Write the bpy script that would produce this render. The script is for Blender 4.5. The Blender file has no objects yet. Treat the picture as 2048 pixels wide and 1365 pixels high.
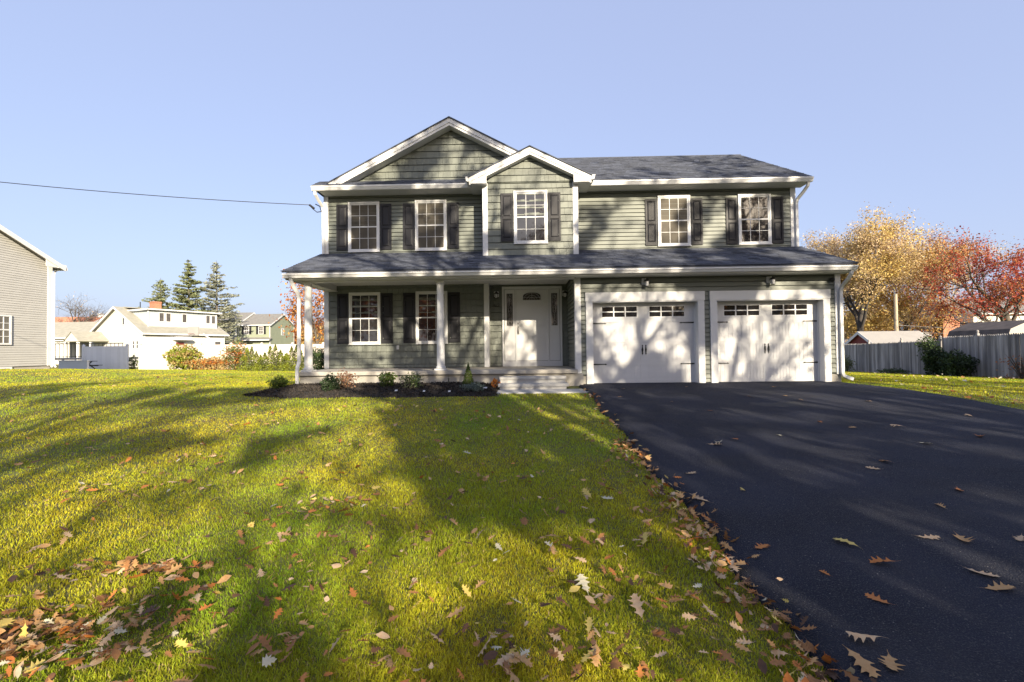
import bpy, math, random
import numpy as np
from mathutils import Vector, Matrix
R = math.radians
S = bpy.context.scene
COL = S.collection
rnd = random.Random(7)

# ------------------------------------------------------------------ helpers
class MB:
    """collects geometry, then links ONE mesh object"""
    def __init__(s): s.v = []; s.f = []; s.t = []; s.m = []
    def add(s, vs, fs, t=.5, m=0):
        b = len(s.v); s.v += [tuple(p) for p in vs]
        for f in fs: s.f.append([b + i for i in f]); s.t.append(t); s.m.append(m)
        return s
    def box(s, x0, x1, y0, y1, z0, z1, t=.5, m=0):
        if x0 > x1: x0, x1 = x1, x0
        if y0 > y1: y0, y1 = y1, y0
        if z0 > z1: z0, z1 = z1, z0
        v = [(x0,y0,z0),(x1,y0,z0),(x1,y1,z0),(x0,y1,z0),(x0,y0,z1),(x1,y0,z1),(x1,y1,z1),(x0,y1,z1)]
        return s.add(v, [(3,2,1,0),(4,5,6,7),(0,1,5,4),(1,2,6,5),(2,3,7,6),(3,0,4,7)], t, m)
    def prism(s, poly, a, b, axis='y', t=.5, m=0):
        """poly: 2D points; axis y -> poly is (x,z); x -> (y,z); z -> (x,y)"""
        n = len(poly)
        def P(q, w):
            if axis == 'y': return (q[0], w, q[1])
            if axis == 'x': return (w, q[0], q[1])
            return (q[0], q[1], w)
        v = [P(q, a) for q in poly] + [P(q, b) for q in poly]
        fs = [list(range(n)), list(range(2*n-1, n-1, -1))] + [(i, n+i, n+(i+1) % n, (i+1) % n) for i in range(n)]
        return s.add(v, fs, t, m)
    def slab(s, c, th, t=.5, m=0):
        """c: corners of the upper face in order; thickness downwards"""
        n = len(c); v = list(c) + [(p[0], p[1], p[2]-th) for p in c]
        fs = [list(range(n)), list(range(2*n-1, n-1, -1))] + [(i, n+i, n+(i+1) % n, (i+1) % n) for i in range(n)]
        return s.add(v, fs, t, m)
    def tube(s, pts, rad, n=8, t=.5, m=0, cap=True):
        pts = [Vector(p) for p in pts]
        if not hasattr(rad, '__len__'): rad = [rad]*len(pts)
        v = []; up = None
        for i, p in enumerate(pts):
            d = (pts[min(i+1, len(pts)-1)] - pts[max(i-1, 0)])
            if d.length < 1e-9: d = Vector((0,0,1))
            d.normalize()
            if up is None: up = Vector((0,0,1)) if abs(d.z) < .9 else Vector((1,0,0))
            u = d.cross(up)
            if u.length < 1e-6: u = d.cross(Vector((0,1,0)))
            u.normalize(); w = u.cross(d); up = w
            for k in range(n):
                a = 2*math.pi*k/n
                v.append(p + (u*math.cos(a) + w*math.sin(a))*rad[i])
        fs = []
        for i in range(len(pts)-1):
            for k in range(n):
                fs.append((i*n+k, i*n+(k+1) % n, (i+1)*n+(k+1) % n, (i+1)*n+k))
        if cap: fs += [list(range(n-1, -1, -1)), [(len(pts)-1)*n+k for k in range(n)]]
        return s.add(v, fs, t, m)
    def lathe(s, c, prof, n=20, t=.5, m=0):
        """prof: (r,z) pairs round a vertical axis at c"""
        v = []
        for r, z in prof:
            for k in range(n):
                a = 2*math.pi*k/n
                v.append((c[0]+r*math.cos(a), c[1]+r*math.sin(a), c[2]+z))
        fs = []
        for i in range(len(prof)-1):
            for k in range(n):
                fs.append((i*n+k, i*n+(k+1) % n, (i+1)*n+(k+1) % n, (i+1)*n+k))
        fs += [list(range(n-1, -1, -1)), [(len(prof)-1)*n+k for k in range(n)]]
        return s.add(v, fs, t, m)
    def build(s, name, mats, parent=None, smooth=False, bevel=0, recalc=True):
        me = bpy.data.meshes.new(name)
        me.from_pydata(s.v, [], s.f)
        if not isinstance(mats, (list, tuple)): mats = [mats]
        for x in mats: me.materials.append(x)
        me.update()
        at = me.attributes.new('tint', 'FLOAT', 'FACE'); at.data.foreach_set('value', s.t)
        if len(mats) > 1: me.polygons.foreach_set('material_index', s.m)
        if recalc:
            import bmesh
            bm = bmesh.new(); bm.from_mesh(me); bmesh.ops.recalc_face_normals(bm, faces=bm.faces); bm.to_mesh(me); bm.free()
        if smooth: me.polygons.foreach_set('use_smooth', [True]*len(me.polygons))
        o = bpy.data.objects.new(name, me); COL.objects.link(o)
        if parent:
            o.parent = parent
            o.matrix_parent_inverse = parent.matrix_world.inverted()
        if bevel:
            bv = o.modifiers.new('Bevel', 'BEVEL'); bv.width = bevel; bv.segments = 1; bv.limit_method = 'ANGLE'
        return o

def np_mesh(name, V, F, mats, parent=None, tint=None, smooth=False):
    """V (n,3) float, F (m,k) int array of same-size faces"""
    me = bpy.data.meshes.new(name)
    k = F.shape[1]; n = len(V); m = len(F)
    me.vertices.add(n); me.vertices.foreach_set('co', V.astype(np.float32).ravel())
    me.loops.add(m*k); me.loops.foreach_set('vertex_index', F.astype(np.int32).ravel())
    me.polygons.add(m); me.polygons.foreach_set('loop_start', (np.arange(m)*k).astype(np.int32))
    if not isinstance(mats, (list, tuple)): mats = [mats]
    for x in mats: me.materials.append(x)
    me.update(calc_edges=True); me.validate()
    if tint is not None:
        at = me.attributes.new('tint', 'FLOAT', 'FACE'); at.data.foreach_set('value', tint.astype(np.float32))
    if smooth: me.polygons.foreach_set('use_smooth', np.ones(len(me.polygons), dtype=bool))
    o = bpy.data.objects.new(name, me); COL.objects.link(o)
    if parent: o.parent = parent; o.matrix_parent_inverse = parent.matrix_world.inverted()
    return o

def tag(o, label=None, cat=None, group=None, kind=None):
    if label: o['label'] = label
    if cat: o['category'] = cat
    if group: o['group'] = group
    if kind: o['kind'] = kind
    return o

def empty(name, loc, label, cat, group=None, rz=0):
    o = bpy.data.objects.new(name, None); COL.objects.link(o)
    o.location = loc; o.rotation_euler = (0, 0, rz); o.empty_display_size = .2
    o.matrix_world = Matrix.Translation(loc) @ Matrix.Rotation(rz, 4, 'Z')
    return tag(o, label, cat, group)

# ------------------------------------------------------------------ materials
def mat(name, col, rough=.6, var=0.0, vscale=6.0, tint=0.0, bump=0.0, bscale=60.0, col2=None, c2scale=3.0, c2amt=.5,
        spec=.5, stretch=(1,1,1), trans=0.0, metal=0.0, detail=4.0, huevar=0.0):
    m = bpy.data.materials.new(name); m.use_nodes = True
    nt = m.node_tree; N = nt.nodes; L = nt.links
    b = N['Principled BSDF']
    b.inputs['Roughness'].default_value = rough
    b.inputs['Specular IOR Level'].default_value = spec
    b.inputs['Metallic'].default_value = metal
    tc = N.new('ShaderNodeTexCoord'); mp = N.new('ShaderNodeMapping'); mp.inputs['Scale'].default_value = stretch
    L.new(tc.outputs['Object'], mp.inputs['Vector'])
    cur = None
    rgb = N.new('ShaderNodeRGB'); rgb.outputs[0].default_value = (*col, 1); cur = rgb.outputs[0]
    if col2:
        n = N.new('ShaderNodeTexNoise'); n.inputs['Scale'].default_value = c2scale; n.inputs['Detail'].default_value = detail
        L.new(mp.outputs[0], n.inputs['Vector'])
        r = N.new('ShaderNodeValToRGB'); r.color_ramp.elements[0].position = .5-.2*c2amt-.05; r.color_ramp.elements[1].position = .5+.2*c2amt+.05
        L.new(n.outputs['Fac'], r.inputs[0])
        mx = N.new('ShaderNodeMix'); mx.data_type = 'RGBA'
        L.new(r.outputs[0], mx.inputs['Factor']); L.new(cur, mx.inputs['A']); mx.inputs['B'].default_value = (*col2, 1)
        cur = mx.outputs['Result']
    if var or tint:
        val = None
        if var:
            n = N.new('ShaderNodeTexNoise'); n.inputs['Scale'].default_value = vscale; n.inputs['Detail'].default_value = 5
            L.new(mp.outputs[0], n.inputs['Vector'])
            mr = N.new('ShaderNodeMapRange'); mr.inputs['From Min'].default_value = .25; mr.inputs['From Max'].default_value = .75
            mr.inputs['To Min'].default_value = 1-var; mr.inputs['To Max'].default_value = 1+var
            L.new(n.outputs['Fac'], mr.inputs['Value']); val = mr.outputs[0]
        if tint:
            a = N.new('ShaderNodeAttribute'); a.attribute_name = 'tint'
            mr = N.new('ShaderNodeMapRange'); mr.inputs['To Min'].default_value = 1-tint; mr.inputs['To Max'].default_value = 1+tint
            L.new(a.outputs['Fac'], mr.inputs['Value'])
            if val:
                mu = N.new('ShaderNodeMath'); mu.operation = 'MULTIPLY'; L.new(val, mu.inputs[0]); L.new(mr.outputs[0], mu.inputs[1]); val = mu.outputs[0]
            else: val = mr.outputs[0]
        hs = N.new('ShaderNodeHueSaturation'); L.new(cur, hs.inputs['Color']); L.new(val, hs.inputs['Value'])
        if huevar:
            a = N.new('ShaderNodeAttribute'); a.attribute_name = 'tint'
            mr = N.new('ShaderNodeMapRange'); mr.inputs['To Min'].default_value = .5-huevar; mr.inputs['To Max'].default_value = .5+huevar
            L.new(a.outputs['Fac'], mr.inputs['Value']); L.new(mr.outputs[0], hs.inputs['Hue'])
        cur = hs.outputs[0]
    L.new(cur, b.inputs['Base Color'])
    if bump:
        n = N.new('ShaderNodeTexNoise'); n.inputs['Scale'].default_value = bscale; n.inputs['Detail'].default_value = 4
        L.new(mp.outputs[0], n.inputs['Vector'])
        bp = N.new('ShaderNodeBump'); bp.inputs['Strength'].default_value = bump; bp.inputs['Distance'].default_value = .01
        L.new(n.outputs['Fac'], bp.inputs['Height']); L.new(bp.outputs[0], b.inputs['Normal'])
    if trans:
        out = N['Material Output']; tr = N.new('ShaderNodeBsdfTranslucent'); L.new(cur, tr.inputs['Color'])
        ms = N.new('ShaderNodeMixShader'); ms.inputs[0].default_value = trans
        L.new(b.outputs[0], ms.inputs[1]); L.new(tr.outputs[0], ms.inputs[2]); L.new(ms.outputs[0], out.inputs['Surface'])
    return m

M = {}
M['siding'] = mat('sage_siding', (.138,.150,.128), .55, var=.07, vscale=2.5, tint=.10, bump=.12, bscale=90, stretch=(.3,1,3))
M['white'] = mat('white_trim', (.60,.60,.60), .45, var=.04, vscale=2)
M['soffit'] = mat('soffit_white', (.58,.58,.56), .6, var=.04, vscale=2)
M['shingle'] = mat('asphalt_shingle', (.060,.068,.092), .85, var=.30, vscale=22, tint=.35, bump=.5, bscale=140)
M['shutter'] = mat('black_shutter', (.020,.020,.024), .5, spec=.25, var=.2, vscale=3, bump=.08, bscale=70, stretch=(1,1,.15))
M['black'] = mat('black_metal', (.012,.012,.013), .4)
M['concrete'] = mat('concrete', (.38,.36,.325), .85, var=.16, vscale=3, bump=.3, bscale=70, col2=(.31,.285,.245), c2scale=1.5)
M['walk'] = mat('concrete_walk', (.35,.345,.335), .85, var=.08, vscale=5, bump=.25, bscale=120)
M['door'] = mat('door_white', (.62,.62,.62), .4, var=.03, vscale=2)
M['gdoor'] = mat('garage_door_white', (.55,.55,.555), .5, var=.04, vscale=3, bump=.12, bscale=60, stretch=(.4,1,4))
M['steel'] = mat('brushed_nickel', (.30,.29,.28), .35, metal=1)
M['lampglass'] = mat('lamp_glass', (.62,.62,.62), .15)
M['caming'] = mat('lead_caming', (.55,.54,.52), .3, metal=.6)
def glass(name, col, var=.5, rough=.03, sc=2.2):
    m = mat(name, col, rough, var=var, vscale=sc, spec=.9 if rough < .1 else .12)
    m.node_tree.nodes['Principled BSDF'].inputs['Coat Weight'].default_value = .4 if rough < .04 else 0
    return m
M['pane'] = glass('window_glass_dark', (.018,.018,.02))
M['screen'] = glass('window_glass_screened', (.085,.075,.06), .35, .6)
M['paneside'] = glass('leaded_glass', (.06,.055,.05), .9, .05, 30)

# asphalt with stones
def asphalt():
    m = mat('asphalt', (.014,.0175,.034), .85, var=.35, vscale=1.2, bump=1, bscale=110, spec=.25)
    m.node_tree.nodes['Bump'].inputs['Distance'].default_value = .03
    nt = m.node_tree; N = nt.nodes; L = nt.links; b = N['Principled BSDF']
    src = b.inputs['Base Color'].links[0].from_socket
    tc = N.new('ShaderNodeTexCoord'); v = N.new('ShaderNodeTexVoronoi'); v.inputs['Scale'].default_value = 34
    L.new(tc.outputs['Object'], v.inputs['Vector'])
    r = N.new('ShaderNodeValToRGB'); r.color_ramp.elements[0].position = .0; r.color_ramp.elements[1].position = .16
    r.color_ramp.elements[0].color = (1,1,1,1); r.color_ramp.elements[1].color = (0,0,0,1)
    L.new(v.outputs['Distance'], r.inputs[0])
    sp = N.new('ShaderNodeMath'); sp.operation = 'GREATER_THAN'; sp.inputs[1].default_value = .80
    sx = N.new('ShaderNodeSeparateColor'); L.new(v.outputs['Color'], sx.inputs[0]); L.new(sx.outputs[0], sp.inputs[0])
    mu = N.new('ShaderNodeMath'); mu.operation = 'MULTIPLY'; L.new(r.outputs[0], mu.inputs[0]); L.new(sp.outputs[0], mu.inputs[1])
    mx = N.new('ShaderNodeMix'); mx.data_type = 'RGBA'; L.new(mu.outputs[0], mx.inputs['Factor']); L.new(src, mx.inputs['A']); mx.inputs['B'].default_value = (.42,.39,.36,1)
    # paler rolled-in grit
    n2 = N.new('ShaderNodeTexNoise'); n2.inputs['Scale'].default_value = 130; n2.inputs['Detail'].default_value = 2; L.new(tc.outputs['Object'], n2.inputs['Vector'])
    r2 = N.new('ShaderNodeValToRGB'); r2.color_ramp.elements[0].position = .54; r2.color_ramp.elements[1].position = .80
    L.new(n2.outputs['Fac'], r2.inputs[0])
    m2 = N.new('ShaderNodeMix'); m2.data_type = 'RGBA'; L.new(r2.outputs[0], m2.inputs['Factor']); L.new(mx.outputs['Result'], m2.inputs['A']); m2.inputs['B'].default_value = (.135,.128,.122,1)
    # dusty dried-water stain near the doors
    mp = N.new('ShaderNodeMapping'); mp.vector_type = 'POINT'; mp.inputs['Location'].default_value = (-4.75*1.1, 3.35*2.6, 0); mp.inputs['Scale'].default_value = (1.1, 2.6, 0)
    L.new(tc.outputs['Object'], mp.inputs[0]); ln = N.new('ShaderNodeVectorMath'); ln.operation = 'LENGTH'; L.new(mp.outputs[0], ln.inputs[0])
    n3 = N.new('ShaderNodeTexNoise'); n3.inputs['Scale'].default_value = 5; n3.inputs['Detail'].default_value = 6; L.new(tc.outputs['Object'], n3.inputs['Vector'])
    sb = N.new('ShaderNodeMath'); sb.operation = 'SUBTRACT'; L.new(n3.outputs['Fac'], sb.inputs[0]); L.new(ln.outputs['Value'], sb.inputs[1])
    r3 = N.new('ShaderNodeMapRange'); r3.inputs['From Min'].default_value = -.12; r3.inputs['From Max'].default_value = .02; r3.inputs['To Max'].default_value = .45; L.new(sb.outputs[0], r3.inputs['Value'])
    m3 = N.new('ShaderNodeMix'); m3.data_type = 'RGBA'; L.new(r3.outputs[0], m3.inputs['Factor']); L.new(m2.outputs['Result'], m3.inputs['A']); m3.inputs['B'].default_value = (.10,.095,.085,1)
    # large patches where grit lies thicker
    n4 = N.new('ShaderNodeTexNoise'); n4.inputs['Scale'].default_value = .9; n4.inputs['Detail'].default_value = 5; n4.inputs['Roughness'].default_value = .65; L.new(tc.outputs['Object'], n4.inputs['Vector'])
    r4 = N.new('ShaderNodeMapRange'); r4.inputs['From Min'].default_value = .52; r4.inputs['From Max'].default_value = .72; r4.inputs['To Max'].default_value = .30; L.new(n4.outputs['Fac'], r4.inputs['Value'])
    m4 = N.new('ShaderNodeMix'); m4.data_type = 'RGBA'; L.new(r4.outputs[0], m4.inputs['Factor']); L.new(m3.outputs['Result'], m4.inputs['A']); m4.inputs['B'].default_value = (.055,.052,.051,1)
    L.new(m4.outputs['Result'], b.inputs['Base Color'])
    return m
M['asphalt'] = asphalt()
M['soil'] = mat('lawn_soil', (.11,.13,.02), .95, var=.35, vscale=9, bump=.6, bscale=60, col2=(.10,.085,.03), c2scale=1.3)
M['grass'] = mat('grass_blade', (.215,.345,.018), .6, tint=.45, trans=.45, col2=(.62,.51,.030), c2scale=.55, c2amt=.9, huevar=.02, spec=.3)
M['mulch'] = mat('black_mulch', (.020,.017,.015), .95, var=.5, vscale=50, bump=1, bscale=80)
M['bark'] = mat('bark', (.10,.085,.07), .9, var=.35, vscale=6, bump=.8, bscale=30, stretch=(1,1,.3))
M['bark_dark'] = mat('bark_dark', (.045,.038,.034), .9, var=.35, vscale=6, bump=.8, bscale=30, stretch=(1,1,.3))
M['bark_pale'] = mat('bark_pale', (.36,.30,.22), .9, var=.3, vscale=6)
def leafm(name, c, tr=.35, tint=.4, hv=.02): return mat(name, c, .55, tint=tint, trans=tr, huevar=hv, spec=.3)

# ------------------------------------------------------------------ terrain height
BY = [(-40,-1.3),(-20,-1.1),(-14,-.95),(-11,-.85),(-9.3,-.78),(-8.4,-.70),(-6.5,-.6),(-5,-.47),(-3.2,-.33),(-1.4,-.19),(0,-.13),(25,-.63),(60,-.9),(4000,-.9)]
_by = np.array(BY)
def gzv(x, y):
    z = np.interp(y, _by[:,0], _by[:,1])
    z = z + .45*np.exp(-((x+26)**2/90 + (y-8)**2/110))
    t = np.clip(-y/3, 0, 1); z = z + .02*np.clip(x-1.4, 0, 6.6)*(t*t*(3-2*t))
    t = np.clip((y+8)/8, 0, 1); z = z - .03*np.clip(x-8, 0, 16)*(t*t*(3-2*t))
    return z
def gz(x, y): return float(gzv(np.array(float(x)), np.array(float(y))))

def grid(name, xs, ys, mtl, off=0.0, extra=None):
    X, Y = np.meshgrid(xs, ys); Z = gzv(X, Y) + off
    if extra is not None: Z = Z + extra(X, Y)
    V = np.stack([X, Y, Z], -1).reshape(-1, 3); nx = len(xs)
    i = np.arange(len(ys)-1)[:,None]*nx + np.arange(nx-1)[None,:]
    F = np.stack([i, i+1, i+nx+1, i+nx], -1).reshape(-1, 4)
    return np_mesh(name, V, F, mtl, smooth=True)
def axis(fine0, fine1, st, far):
    a = list(np.arange(fine0, fine1+1e-6, st)); d = st; p = fine1
    while p < far: d *= 1.35; p += d; a.append(p)
    d = st; p = fine0
    while p > -far: d *= 1.35; p -= d; a.insert(0, p)
    return np.array(a)
lawn = grid('lawn', axis(-34, 26, .5, 900), axis(-14, 30, .5, 900), M['soil'])
tag(lawn, kind='structure')

DX0, DX1 = 1.47, 8.05
def edge_l(y): return DX0 + .035*math.sin(y*2.3) + .02*math.sin(y*6.1+1) + .012*math.sin(y*19)
def edge_r(y): return DX1 + .05*math.sin(y*1.7+2) + .02*math.sin(y*5.3)
ys = np.concatenate([np.arange(-36.5, -12, .25), np.arange(-12, .26, .07)]); V = []; F = []
nx = 28
for j, y in enumerate(ys):
    a, b = edge_l(y), edge_r(y)
    if y > -.02: a, b = 1.58, 7.95
    for i in range(nx):
        x = a if i == 0 else b if i == nx-1 else a+.012+(b-a-.024)*(i-1)/(nx-3)
        V.append((x, y, gz(x, y) + (.028 if 0 < i < nx-1 else -.03)))
for j in range(len(ys)-1):
    for i in range(nx-1):
        F.append((j*nx+i, j*nx+i+1, (j+1)*nx+i+1, (j+1)*nx+i))
drive = np_mesh('driveway', np.array(V), np.array(F), M['asphalt'], smooth=True)
tag(drive, kind='structure')
road = grid('road', np.arange(-120, 121, 4.0), np.array([-45.,-43,-41,-39,-37,-36.3]), M['asphalt'], .03)
tag(road, kind='structure')

# ------------------------------------------------------------------ main house
H = empty('house', (1.1, 0, -.13), 'two-storey sage green house with black shutters, covered porch and two garage doors', 'house')
def P(mb, name, m, parent=None, **k): return mb.build(name, m, parent or H, **k)

class Frame:
    def __init__(s, o, u, n):
        s.o = Vector(o); s.u = Vector(u); s.n = Vector(n)
    def __call__(s, a, v, w): return s.o + s.u*a + Vector((0,0,1))*v + s.n*w
def siding(mb, fr, xr, z0, z1, ex, kind, rng):
    k = math.floor(z0/ex)
    while k*ex < z1:
        za, zb = max(z0, k*ex), min(z1, (k+1)*ex); k += 1
        if zb-za < .004: continue
        la, ha = xr(za); lb, hb = xr(zb)
        if ha-la < .01: continue
        if kind == 'lap':
            t = .5+.25*(rng.random()-.5); d = .018
            g = min(.017, (zb-za)*.5); la2, ha2 = xr(za+g); G = -.035
            v = [fr(la2,za+g,d), fr(ha2,za+g,d), fr(hb,zb,.002), fr(lb,zb,.002), fr(la2,za+g,G), fr(ha2,za+g,G), fr(la,za,G), fr(ha,za,G), fr(la,za,.002), fr(ha,za,.002)]
            mb.add(v, [(0,1,2,3),(4,5,1,0),(6,7,5,4),(8,9,7,6)], t)
        else:
            x = la - rng.random()*.15
            while x < ha:
                w = .09 + .13*rng.random(); a, b = x+.0025, x+w-.0025; x += w
                a0, b0 = max(a, la), min(b, ha); a1, b1 = max(a, lb), min(b, hb)
                if b0-a0 < .004: continue
                if b1 < a1: a1 = b1 = min(max(a0, lb), hb) if lb <= hb else (a0+b0)/2
                d = .019 + .007*rng.random(); e = .005; dz = .014+rng.random()*.004
                t = rng.random()
                v = [fr(a0,za+dz,d), fr(b0,za+dz,d), fr(b1,zb,e), fr(a1,zb,e), fr(a0,za+dz,-.03), fr(b0,za+dz,-.03), fr(b1,zb,-.03), fr(a1,zb,-.03)]
                mb.add(v, [(0,1,2,3),(4,5,1,0),(1,5,6,2),(4,0,3,7)], t)
XL, XR = -5.93, 8.15
YU = 1.8
FU = Frame((0,YU,0), (1,0,0), (0,-1,0))
FG = Frame((0,0,0), (1,0,0), (0,-1,0))
const = lambda a, b: (lambda z: (a, b))
# wall cores
b = MB()
b.box(XL+.06, XR-.06, 2.4, 9.36, -.35, 5.52)
b.box(XL+.06, -1.0, YU+.036, 2.4, -.35, 5.52); b.box(-1.0, XR-.06, YU+.036, 2.4, 2.8, 5.52)
b.box(-1.0, 1.46, 2.1+.036, 2.4, -.3, 2.8); b.box(1.46, XR-.06, YU+.04, 2.4, -.3, 2.8)
P(b, 'wall', M['siding'])
b = MB()   # garage front walls round the two openings
b.box(1.46, XR-.06, .037, .30, 2.02, 2.64); b.box(1.46, 1.70, .037, .3, .12, 2.02); b.box(4.66, 4.90, .037, .3, -.12, 2.02); b.box(7.84, XR-.06, .037, .3, .1, 2.02)
b.box(1.46, 1.54, .3, 2.1, .1, 2.64); b.box(XR-.14, XR-.06, .3, 1.8, .1, 2.64)
P(b, 'garage_wall', M['siding'])
b = MB(); rr = random.Random(3)
siding(b, FU, const(-5.80, -.95), 3.62, 5.50, .118, 'lap', rr)
siding(b, FU, const(1.60, 8.02), 3.62, 5.50, .118, 'lap', rr)
P(b, 'upper_siding', M['siding'], recalc=False)
b = MB()
siding(b, FG, const(1.53, 8.03), 2.24, 2.64, .118, 'lap', rr)
siding(b, FG, const(1.53, 1.69), .10, 2.24, .118, 'lap', rr)
siding(b, FG, const(4.69, 4.88), -.10, 2.24, .118, 'lap', rr)
siding(b, FG, const(7.86, 8.03), .09, 2.24, .118, 'lap', rr)
P(b, 'garage_siding', M['siding'], recalc=False)
b = MB(); siding(b, Frame((1.42,0,0), (0,1,0), (-1,0,0)), const(.02, 2.1), .29, 2.76, .118, 'lap', rr)
P(b, 'return_siding', M['siding'], recalc=False)
b = MB(); FR = Frame((XR-.02,0,0), (0,1,0), (1,0,0))
siding(b, FR, const(0, 9.4), .05, 2.62, .118, 'lap', rr); siding(b, FR, const(1.8, 9.4), 2.62, 5.5, .118, 'lap', rr)
P(b, 'side_siding', M['siding'], recalc=False)
b = MB(); siding(b, Frame((XL+.02,0,0), (0,1,0), (-1,0,0)), const(1.8, 9.4), .05, 5.5, .118, 'lap', rr)
P(b, 'side_siding', M['siding'], recalc=False)
b = MB()
siding(b, FU, const(-5.80, -1.10), .29, 2.80, .192, 'shake', rr)
P(b, 'porch_shake_siding', M['siding'], recalc=False)
b = MB()
siding(b, Frame((0,2.1,0), (1,0,0), (0,-1,0)), const(-.97, 1.42), .29, 2.80, .192, 'shake', rr)
P(b, 'porch_shake_siding', M['siding'], recalc=False)
# recess of the entry (core box there is set back)
# gable wall
GX, GZ, GS = -2.06, 7.66, .522
b = MB()
gl = lambda z: (GX-(7.45-z)/GS, GX+(7.45-z)/GS)
siding(b, FU, gl, 5.80, 7.44, .2, 'shake', rr)
b.prism([(GX-3.5,5.7),(GX+3.5,5.7),(GX,7.44)], YU+.036, YU+.12)
P(b, 'gable_shake_siding', M['siding'], recalc=False)
# dormer bay
DC, DY = .29, 1.1
DXa, DXb = -1.07, 1.65
b = MB()
FD = Frame((0,DY,0), (1,0,0), (0,-1,0))
dl = lambda z: (DXa+.12, DXb-.12) if z < 5.49 else (DC-(6.27-z)/.49, DC+(6.27-z)/.49)
siding(b, FD, const(DXa+.12, DXb-.12), 3.44, 5.53, .192, 'shake', rr)
siding(b, FD, lambda z: (max(DXa+.1, DC-(6.27-z)/.49), min(DXb-.1, DC+(6.27-z)/.49)), 5.53, 6.26, .192, 'shake', rr)
b.box(DXa+.06, DXb-.06, DY+.036, YU+.03, 3.4, 5.5)
b.prism([(DXa+.06,5.5),(DXb-.06,5.5),(DXb-.06,5.60),(DC,6.26),(DXa+.06,5.60)], DY+.036, YU+.3)
siding(b, Frame((DXa+.02,DY,0), (0,1,0), (-1,0,0)), const(0, .7), 3.5, 5.5, .192, 'shake', rr)
siding(b, Frame((DXb-.02,DY,0), (0,1,0), (1,0,0)), const(0, .7), 3.5, 5.5, .192, 'shake', rr)
P(b, 'dormer_wall', M['siding'], recalc=False)

# foundation, slab, steps
b = MB(); b.box(-5.72, 1.56, -.19, 2.0, -.6, .175); b.box(-5.6, 1.4, -.1, 1.9, .17, .1855); b.box(1.56, 1.68, 0, .3, -.6, .098); b.box(4.70,4.87,.03,.3,-.6,-.105); b.box(7.86, XR, .002, .3, -.6, .085); b.box(XL, XR, 2.0, 9.45, -.6, .05)
P(b, 'foundation', M['concrete'])
b = MB(); b.box(-5.80, 1.415, -.27, 2.098, .186, .287)
P(b, 'porch_slab', M['concrete'], bevel=.008)
b = MB()
for (y0, z) in ((-.55, .135), (-.85, -.02)):
    b.box(-.56-.02*(z<0), 1.09+.03*(z<0), y0, -.252, z-.075, z, .5); b.box(-.54, 1.07, y0+.025, -.253, -.3, z-.07, .5)
P(b, 'steps', M['walk'], bevel=.006)

# trim boards
def trim(name, boxes, parent=None, m='white', bevel=.004):
    b = MB()
    for q in boxes: b.box(*q)
    return P(b, name, M[m], parent, bevel=bevel)
trim('corner_board', [(XL-.01, -5.80, YU-.03, YU+.0, 3.66, 5.50), (XL-.012, XL+.018, YU-.031, YU+.12, 3.6, 5.50)])
trim('corner_board', [(XL-.01, -5.80, YU-.03, YU+.0, .29, 2.78), (XL-.012, XL+.018, YU-.031, YU+.12, .29, 2.78)])
trim('corner_board', [(8.01, XR+.01, YU-.03, YU, 3.66, 5.50), (XR-.018, XR+.012, YU-.031, YU+.12, 3.6, 5.5)])
trim('corner_board', [(-1.11, -.96, YU-.03, YU+.0, .29, 2.80), (-1.0, -.958, YU-.028, 2.09, .29, 2.80)])
trim('corner_board', [(1.385, 1.54, -.03, 0, .085, 2.64), (1.383, 1.412, -.028, .12, .085, 2.64)])
trim('corner_board', [(8.02, XR+.01, -.03, 0, .085, 2.64), (XR-.018, XR+.012, -.031, .12, .085, 2.64)])
trim('corner_board', [(DXa, DXa+.15, DY-.03, DY, 3.40, 5.55), (DXa-.002, DXa+.03, DY-.028, DY+.1, 3.42, 5.55)])
trim('corner_board', [(DXb-.15, DXb, DY-.03, DY, 3.40, 5.55), (DXb-.03, DXb+.002, DY-.028, DY+.1, 3.42, 5.55)])

# soffits, beam, ceiling
b = MB(); b.box(-5.86, 8.26, -.45, -.1, 2.64, 2.66); b.box(1.43, 8.26, -.1, -.002, 2.641, 2.661)
P(b, 'soffit', M['soffit'])
b = MB(); b.box(-5.9, 8.32, 1.36, 1.798, 5.505, 5.525)
for i in range(140): b.box(-5.85+i*.1, -5.84+i*.1, 1.37, 1.79, 5.5, 5.505)
P(b, 'soffit', M['soffit'])
b = MB(); b.box(-5.76, 1.38, -.12, .10, 2.615, 2.639); b.box(-5.72, 1.38, -.10, .08, 2.64, 2.78)
b.box(-5.74, -5.55, .1, YU-.032, 2.62, 2.78); b.box(-5.77,-5.52,.1,YU-.033,2.60,2.619)
P(b, 'porch_beam', M['white'], bevel=.003)
b = MB(); b.box(-5.55, 1.38, .08, 2.098, 2.781, 2.80)
for i in range(68): b.box(-5.5+i*.1, -5.49+i*.1, .09, 2.09, 2.776, 2.781)
P(b, 'porch_ceiling', M['soffit'])

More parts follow.
